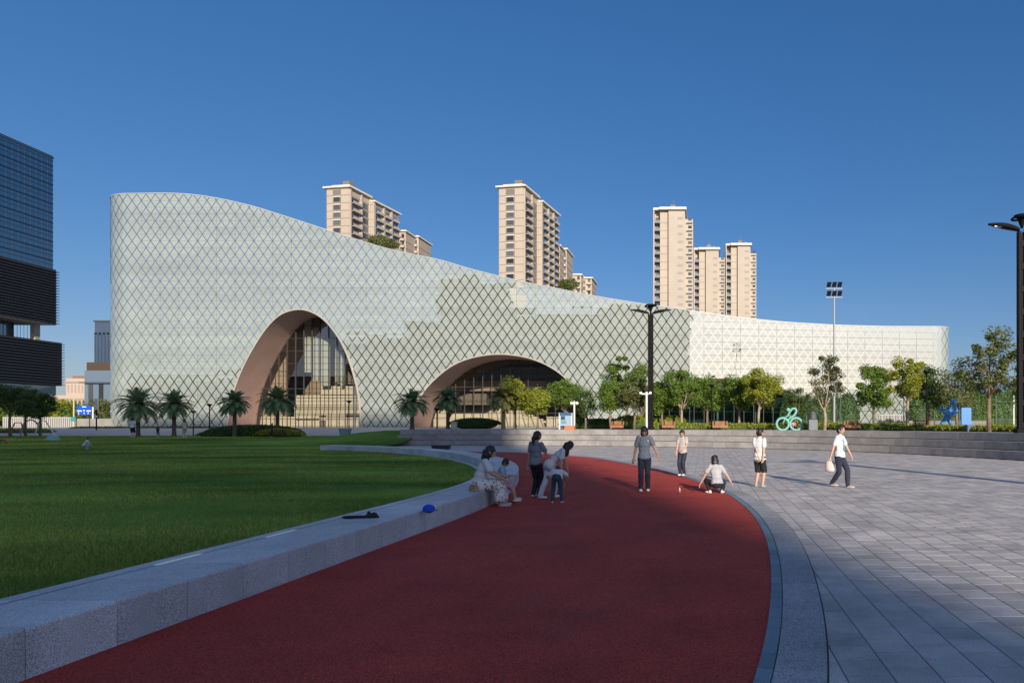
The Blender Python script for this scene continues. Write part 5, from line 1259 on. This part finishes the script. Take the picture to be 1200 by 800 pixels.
    for s in (-1, 1):
        MB().ell(hd+hr @ Vector((s*.019, .0515, .004))*h, .0075*h, .004*h, .0042*h, 8, 6).build('eye', M_eye, root, smooth=True)
        MB().ell(hd+hr @ Vector((s*.019, .0525, .016))*h, .011*h, .003*h, .0022*h, 8, 6).build('eyebrow', M_hair, root, smooth=True)
    MB().ell(hd+hr @ Vector((0, .0535, -.030))*h, .014*h, .003*h, .004*h, 8, 6).build('mouth', M_lip, root, smooth=True)
    return root, dict(hip=hip, chest=chest, shc=shc, hd=hd, arms=arms, legs=legs, up=up_, ux=ux, uy=uy, hr=hr, h=h)
M_wht2 = mat('white_shoe', (.72, .72, .70), .6, var=.1)
c_grey = fabric('grey', (.19, .21, .24)); c_lgrey = fabric('light_grey', (.40, .41, .43)); c_white = fabric('white', (.60, .61, .62), .06); c_black = fabric('black', (.014, .015, .020)); c_navy = fabric('navy', (.018, .024, .05)); c_teal = fabric('teal_denim', (.025, .07, .11)); c_lblue = fabric('light_blue', (.25, .42, .52)); c_pink = fabric('pink', (.62, .30, .36))
PI = math.pi
def head_only(): pass
# 1 standing girl seen from behind
g = G(628, 582); person('girl in grey shirt and black trousers seen from behind, ponytail, nearest the bench tip', (g.x, g.y, .004), R(-18), 1.44, feet=((-.045, 0, 0), (.05, .01, 0)), hands=((-.15, .03, .47), (.215, .09, .50)), top=c_grey, bottom=c_black, hair='pony', head=(8, -20), shoe=M_wht2, vox=.008, lean=2)
# 2 bending girl in white
g = G(661, 583); person('girl in white clothes bending forward to the right with long black hair', (g.x-.24, g.y, .004), R(-76), 1.42, pelvis=(0, -.05, .50), lean=42, head=(12, 30), feet=((.10, -.20, 0), (-.04, .02, 0)), toe=(15, 0), hands=((-.09, .25, .30), (.14, .10, .36)), top=c_white, bottom=fabric('pale_trousers', (.55, .56, .60)), hair='long', vox=.008)
# 3 small child bending away
g = G(652.5, 589); person('small child in white shirt and teal jeans bent forward, back to the viewer', (g.x, g.y, .004), R(8), 1.02, pelvis=(0, -.05, .53), lean=74, head=(0, 0), feet=((-.085, -.02, 0), (.10, -.02, 0)), toe=(-12, 12), hands=((-.14, .28, .40), (.16, .28, .38)), top=c_white, bottom=c_teal, hair='short', vox=.0075, loose=1.25)
# 4 girl facing the viewer
g = G(755, 575); r4, k4 = person('girl in blue grey polo shirt and dark trousers facing the viewer, head lowered', (g.x, g.y, .004), PI+R(6), 1.57, feet=((-.055, 0, 0), (.055, .03, 0)), hands=((-.21, .10, .53), (.17, -.02, .45)), top=fabric('blue_grey', (.20, .25, .30)), bottom=c_navy, hair='bob', head=(34, 0), vox=.0085, lean=1)
MB().ell(k4['chest']+Vector((-.055, .072, .05))*1.57, .022, .006, .022, 10, 6).build('shirt_emblem', M_wht, r4)
# 5 smaller child further back
g = G(800, 557.5); person('child in pale grey shirt and navy trousers standing at the track border, ponytail', (g.x, g.y, .018), PI-R(22), 1.42, feet=((-.04, 0, 0), (.045, .02, 0)), hands=((-.05, .13, .56), (.10, .12, .50)), top=fabric('warm_grey', (.42, .40, .39)), bottom=c_navy, hair='pony', head=(28, 10), vox=.0085)
# 6 squatting child
g = G(840, 578); person('child squatting on the track edge with both arms stretched out, back to the viewer', (g.x, g.y, .006), R(12), 1.40, pelvis=(0, -.02, .17), lean=24, head=(-2, 0), feet=((-.11, .03, 0), (.09, .0, 0)), toe=(-30, 25), knee=((-.35, 1, .5), (.35, 1, .5)), hands=((-.27, .16, .10), (.36, .06, .02)), elbow=((-.3, -1, .6), (.3, -1, .6)), top=c_lgrey, bottom=c_black, blen=.9, hair='bob', vox=.0085)
# 7 boy with hands behind his back
g = G(890, 570.5); person('boy in white T-shirt and black shorts holding his hands behind his back', (g.x, g.y, .0), R(-28), 1.49, feet=((-.065, 0, 0), (.055, .01, 0)), toe=(-10, 14), hands=((.02, -.085, .50), (.10, -.09, .47)), elbow=((-1.2, -.9, -.1), (1.2, -.9, -.1)), top=c_white, bottom=c_black, blen=.5, hair='short', head=(4, -25), shoe=mat('grey_trainer', (.30, .38, .42), .6, var=.3, scale=20), vox=.0085, loose=1.1, long_top=.03)
# 8 walking woman with bag
g = G(984, 570.5); r8, k8 = person('woman in white shirt with blue lanyard and navy trousers walking right, pink bag in hand', (g.x, g.y, .0), R(-128), 1.60, feet=((.03, .155, .0), (-.02, -.15, .01)), toe=(0, 0), pelvis=(0, 0, .50), hands=((-.13, .15, .47), (.17, -.08, .46)), top=c_white, bottom=c_navy, hair='short', head=(10, -8), shoe=mat('cream_shoe', (.50, .42, .34), .6), vox=.009, sleeve=.6)
mb = MB(); ch = k8['chest']; mb.tube([ch+Vector((-.05, .03, .17)), ch+Vector((-.035, .115, .06)), ch+Vector((0, .122, -.09)), ch+Vector((.035, .115, .06)), ch+Vector((.05, .03, .17))], .007, 5); mb.box(ch.x-.03, ch.x+.03, ch.y+.118, ch.y+.126, ch.z-.17, ch.z-.09); mb.build('lanyard', mat('lanyard_blue', (.03, .35, .6), .5), r8)
wr = r8.matrix_basis @ k8['arms'][1][2]
bag = empty('handbag', (wr.x-.04, wr.y, wr.z-.27), R(-128), 'pink and white handbag carried by the walking woman', 'bag'); bag.scale = (.8, .8, .9)
bm_ = remesh([('ell', (0, 0, .0), (.09, .15, .15), None), ('ell', (0, .02, -.07), (.10, .16, .09), None), ('ell', (0, -.03, .08), (.06, .09, .09), None)], .012, 2); o = link('bag_body', bm_, bag); bm_.materials.append(mat('pink_fabric', (.72, .45, .42), .7, base2=(.75, .65, .60), scale=9))
MB().tube([(0, -.07, .1), (0, -.03, .24), (0, .03, .24), (0, .08, .1)], .012, 6).build('strap', mat('white_strap', (.7, .66, .62), .6), bag, smooth=True)
# 9 seated mother and child on the bench
bx = -4.35; by = 13.25
r9, k9 = person('woman in white T-shirt and long patterned skirt sitting on the curved bench', (bx+.02, by, 0), R(-72), 1.62, pelvis=(0, -.03, SEAT_H/1.62+.058), lean=16, head=(10, -4), feet=((-.05, .25, 0), (.07, .23, 0)), toe=(-8, 10), hands=((-.02, .27, .36), (.12, .25, .34)), top=c_white, hair='long', sleeve=.6, shoe=mat('beige_shoe', (.42, .38, .34), .6), vox=.009, loose=1.15)
def skirt():
    h = 1.62; hip = k9['hip']; kn = [l[1] for l in k9['legs']]; an = [l[2] for l in k9['legs']]
    sh = [('ell', hip, (.19, .17, .13), None)]
    for s, k_, a_ in zip((-1, 1), kn, an): sh += [('cap', hip+Vector((s*.09, 0, -.02)), .125, k_, .105), ('cap', k_, .105, a_+Vector((0, -.02, .10)), .115)]
    sh += [('cap', (kn[0]+kn[1])/2, .11, (an[0]+an[1])/2+Vector((0, 0, .10)), .13)]
    return remesh(sh, .011, 3, (.03, 11, 3))
m = bpy.data.materials.new('patterned_skirt'); m.use_nodes = True; n = m.node_tree; b = n.nodes['Principled BSDF']; b.inputs['Roughness'].default_value = .85
tc = n.nodes.new('ShaderNodeTexCoord'); vo = n.nodes.new('ShaderNodeTexVoronoi'); vo.inputs['Scale'].default_value = 20; n.links.new(tc.outputs['Object'], vo.inputs['Vector'])
rp = n.nodes.new('ShaderNodeValToRGB'); e = rp.color_ramp.elements; e[0].position = .30; e[1].position = .36; e[0].color = (.05, .05, .055, 1); e[1].color = (.66, .65, .62, 1); n.links.new(vo.outputs['Distance'], rp.inputs[0]); n.links.new(rp.outputs[0], b.inputs['Base Color'])
o = link('skirt', skirt(), r9); o.data.materials.append(m)
wr = r9.matrix_basis @ (k9['arms'][1][2]+Vector((-.04, .09, .02)))
MB().obox((0, 0, 0), (.035, 0, 0), (0, .07, .02), (0, -.002, .006)).build('mobile_phone', mat('phone_black', (.01, .01, .012), .2), bevel=.003, label='black mobile phone in the hand of the seated woman', cat='phone').location = wr
bpy.data.objects['mobile_phone'].rotation_euler.z = R(-72)
person('small child in light blue and pink leaning beside the seated woman', (-4.16, 13.78, 0), R(-80), 1.12, pelvis=(0, .0, SEAT_H/1.12+.06), lean=14, head=(22, -10), feet=((-.06, .30, .06), (.06, .30, .04)), hands=((-.08, .24, .50), (.10, .26, .50)), top=c_lblue, bottom=c_pink, blen=.5, hair='short', vox=.0075)
bagm = mat('tan_leather', (.42, .27, .14), .6, base2=(.30, .18, .09), scale=12)
r = empty('handbag', (-4.37, 12.96, SEAT_H), R(-30), 'small tan leather bag on the bench behind the seated woman', 'bag'); MB().add([(-.10, -.05, 0), (.10, -.05, 0), (.10, .05, 0), (-.10, .05, 0), (-.085, -.03, .13), (.085, -.03, .13), (.085, .03, .13), (-.085, .03, .13)], [(0, 3, 2, 1), (4, 5, 6, 7), (0, 1, 5, 4), (1, 2, 6, 5), (2, 3, 7, 6), (3, 0, 4, 7)]).build('bag_body', bagm, r, bevel=.018, seg=3)
MB().tube([(-.06, 0, .11), (-.04, 0, .17), (.04, 0, .17), (.06, 0, .11)], .007, 6).build('handle', bagm, r); MB().box(-.02, .02, -.056, -.040, .06, .09).build('clasp', mat('brass', (.6, .45, .2), .3, metal=1), r)
# 10 people on the lawn
g = P(155, 512, 61); person('man in white shirt with dark band and black shorts standing at the leftmost palm', (g.x, g.y, lawn_z(g.x, g.y)), R(10), 1.72, feet=((-.06, 0, 0), (.06, .02, 0)), hands=((-.12, .12, .62), (.12, .12, .62)), top=c_white, bottom=c_black, blen=.5, hair='short', vox=.013)
g = P(216.5, 513, 60); person('woman with long black hair in a cream dress standing on the lawn', (g.x, g.y, lawn_z(g.x, g.y)), R(60), 1.66, hands=((-.10, .14, .58), (.10, .14, .58)), top=fabric('cream', (.52, .47, .36)), bottom=fabric('cream2', (.50, .45, .34)), blen=.85, hair='long', vox=.013, head=(20, 0))
g = P(185, 512, 60); person('small child in dark blue standing between two palms', (g.x, g.y, lawn_z(g.x, g.y)), R(20), .98, top=c_navy, bottom=c_grey, blen=.5, hair='short', vox=.012)
g = G(100, 526.5, .02); person('toddler in white shirt crouching on the lawn at left', (g.x, g.y, lawn_z(g.x, g.y)), R(-70), 1.12, pelvis=(0, -.06, .22), lean=28, head=(-5, 0), feet=((-.07, .05, 0), (.07, .06, 0)), knee=((0, 1, .6), (0, 1, .6)), hands=((-.08, .26, .20), (.08, .28, .18)), top=c_white, bottom=c_lblue, hair='short', vox=.010)
g = P(319, 509, 61.2); person('person in dark clothes standing at the hedge under the palm', (g.x, g.y, lawn_z(g.x, g.y)), R(160), 1.25, top=c_navy, bottom=c_black, hair='short', vox=.013)
g = P(932, 505, 47.1); person('small child peeping through the wheel of the cyclist sculpture', (g.x, g.y+1.0, 1.2), PI, 1.1, pelvis=(0, -.06, .16), lean=18, head=(0, 0), feet=((-.07, .05, 0), (.07, .06, 0)), knee=((-.2, 1, .6), (.2, 1, .6)), hands=((-.12, .2, .25), (.12, .2, .25)), top=c_pink, bottom=c_navy, hair='short', vox=.011)
# small things
c = P(427, 607, 8.9); r = empty('cloth_bundle', (XP(427, 9.25)-.02, 9.25, SEAT_H+.0), R(12), 'crumpled black cloth or bag lying on the bench', 'cloth')
sh_ = [('ell', (-.16, .0, .02), (.11, .05, .022), None), ('cap', (-.08, 0, .02), .022, (.06, -.01, .02), .02), ('ell', (.10, .0, .028), (.08, .055, .032), None), ('ell', (.07, .02, .05), (.025, .03, .045), None), ('ell', (.14, -.01, .035), (.05, .03, .045), None), ('cap', (-.22, -.02, .015), .014, (-.14, .03, .02), .02), ('cap', (.15, .02, .05), .012, (.20, -.02, .01), .014)]
link('folded_cloth', remesh(sh_, .008, 1), r).data.materials.append(c_black)
r = empty('sun_cap', (XP(502.5, 10.05), 10.05, SEAT_H), R(-15), 'bright blue cap lying on the curved bench', 'cap'); link('crown', remesh([('ell', (0, 0, .03), (.09, .085, .065), None), ('ell', (0, 0, .0), (.095, .09, .02), None)], .007, 2), r).data.materials.append(fabric('blue', (.01, .06, .62)))
MB().lathe([(.07, 0), (.07, .008), (.02, .012)], (.07, 0, .004), 14).build('brim', fabric('blue_grey_brim', (.10, .16, .22)), r)
c = G(796.5, 578.5); r = empty('spinning_top', (c.x, c.y, .005), 0, 'small white and brown spinning top on the track between the children', 'toy'); r.scale = (.6, .6, .6); MB().lathe([(.006, 0), (.05, .07), (.055, .10), (.03, .12)], (0, 0, 0), 14).build('cone', mat('wood_toy', (.35, .18, .08), .5), r, smooth=True); MB().lathe([(.03, 0), (.025, .05), (.014, .09), (.01, .13)], (0, 0, .12), 12).build('stem', M_wht, r, smooth=True)

for ph, o, dis in JOBS: TMP.collection.objects.link(o)
TMP.view_layers[0].update(); dg = TMP.view_layers[0].depsgraph; swap = {}
from mathutils import noise as mn
for ph, o, dis in JOBS:
    m_ = bpy.data.meshes.new_from_object(o.evaluated_get(dg)); m_.materials.clear()
    for q_ in ph.materials: m_.materials.append(q_)
    swap[ph.name] = m_
    if dis:          # folds of cloth, strands of hair
        am, fx, fz = dis; n_ = len(m_.vertices); co = np.empty(n_*3, np.float32); no = np.empty(n_*3, np.float32); m_.vertices.foreach_get('co', co); m_.vertices.foreach_get('normal', no)
        dd = np.array([mn.noise((a*fx+am*900, b*fx, c*fz)) for a, b, c in co.reshape(-1, 3)], np.float32); dd = np.maximum(dd, -.12)+.08; co = co+(no.reshape(-1, 3)*(dd*am)[:, None]).ravel(); m_.vertices.foreach_set('co', co); m_.update()
for o in col.objects:
    if o.type == 'MESH' and o.data.name in swap: o.data = swap[o.data.name]
for ph, o, dis in JOBS: bpy.data.objects.remove(o)
bpy.data.scenes.remove(TMP)
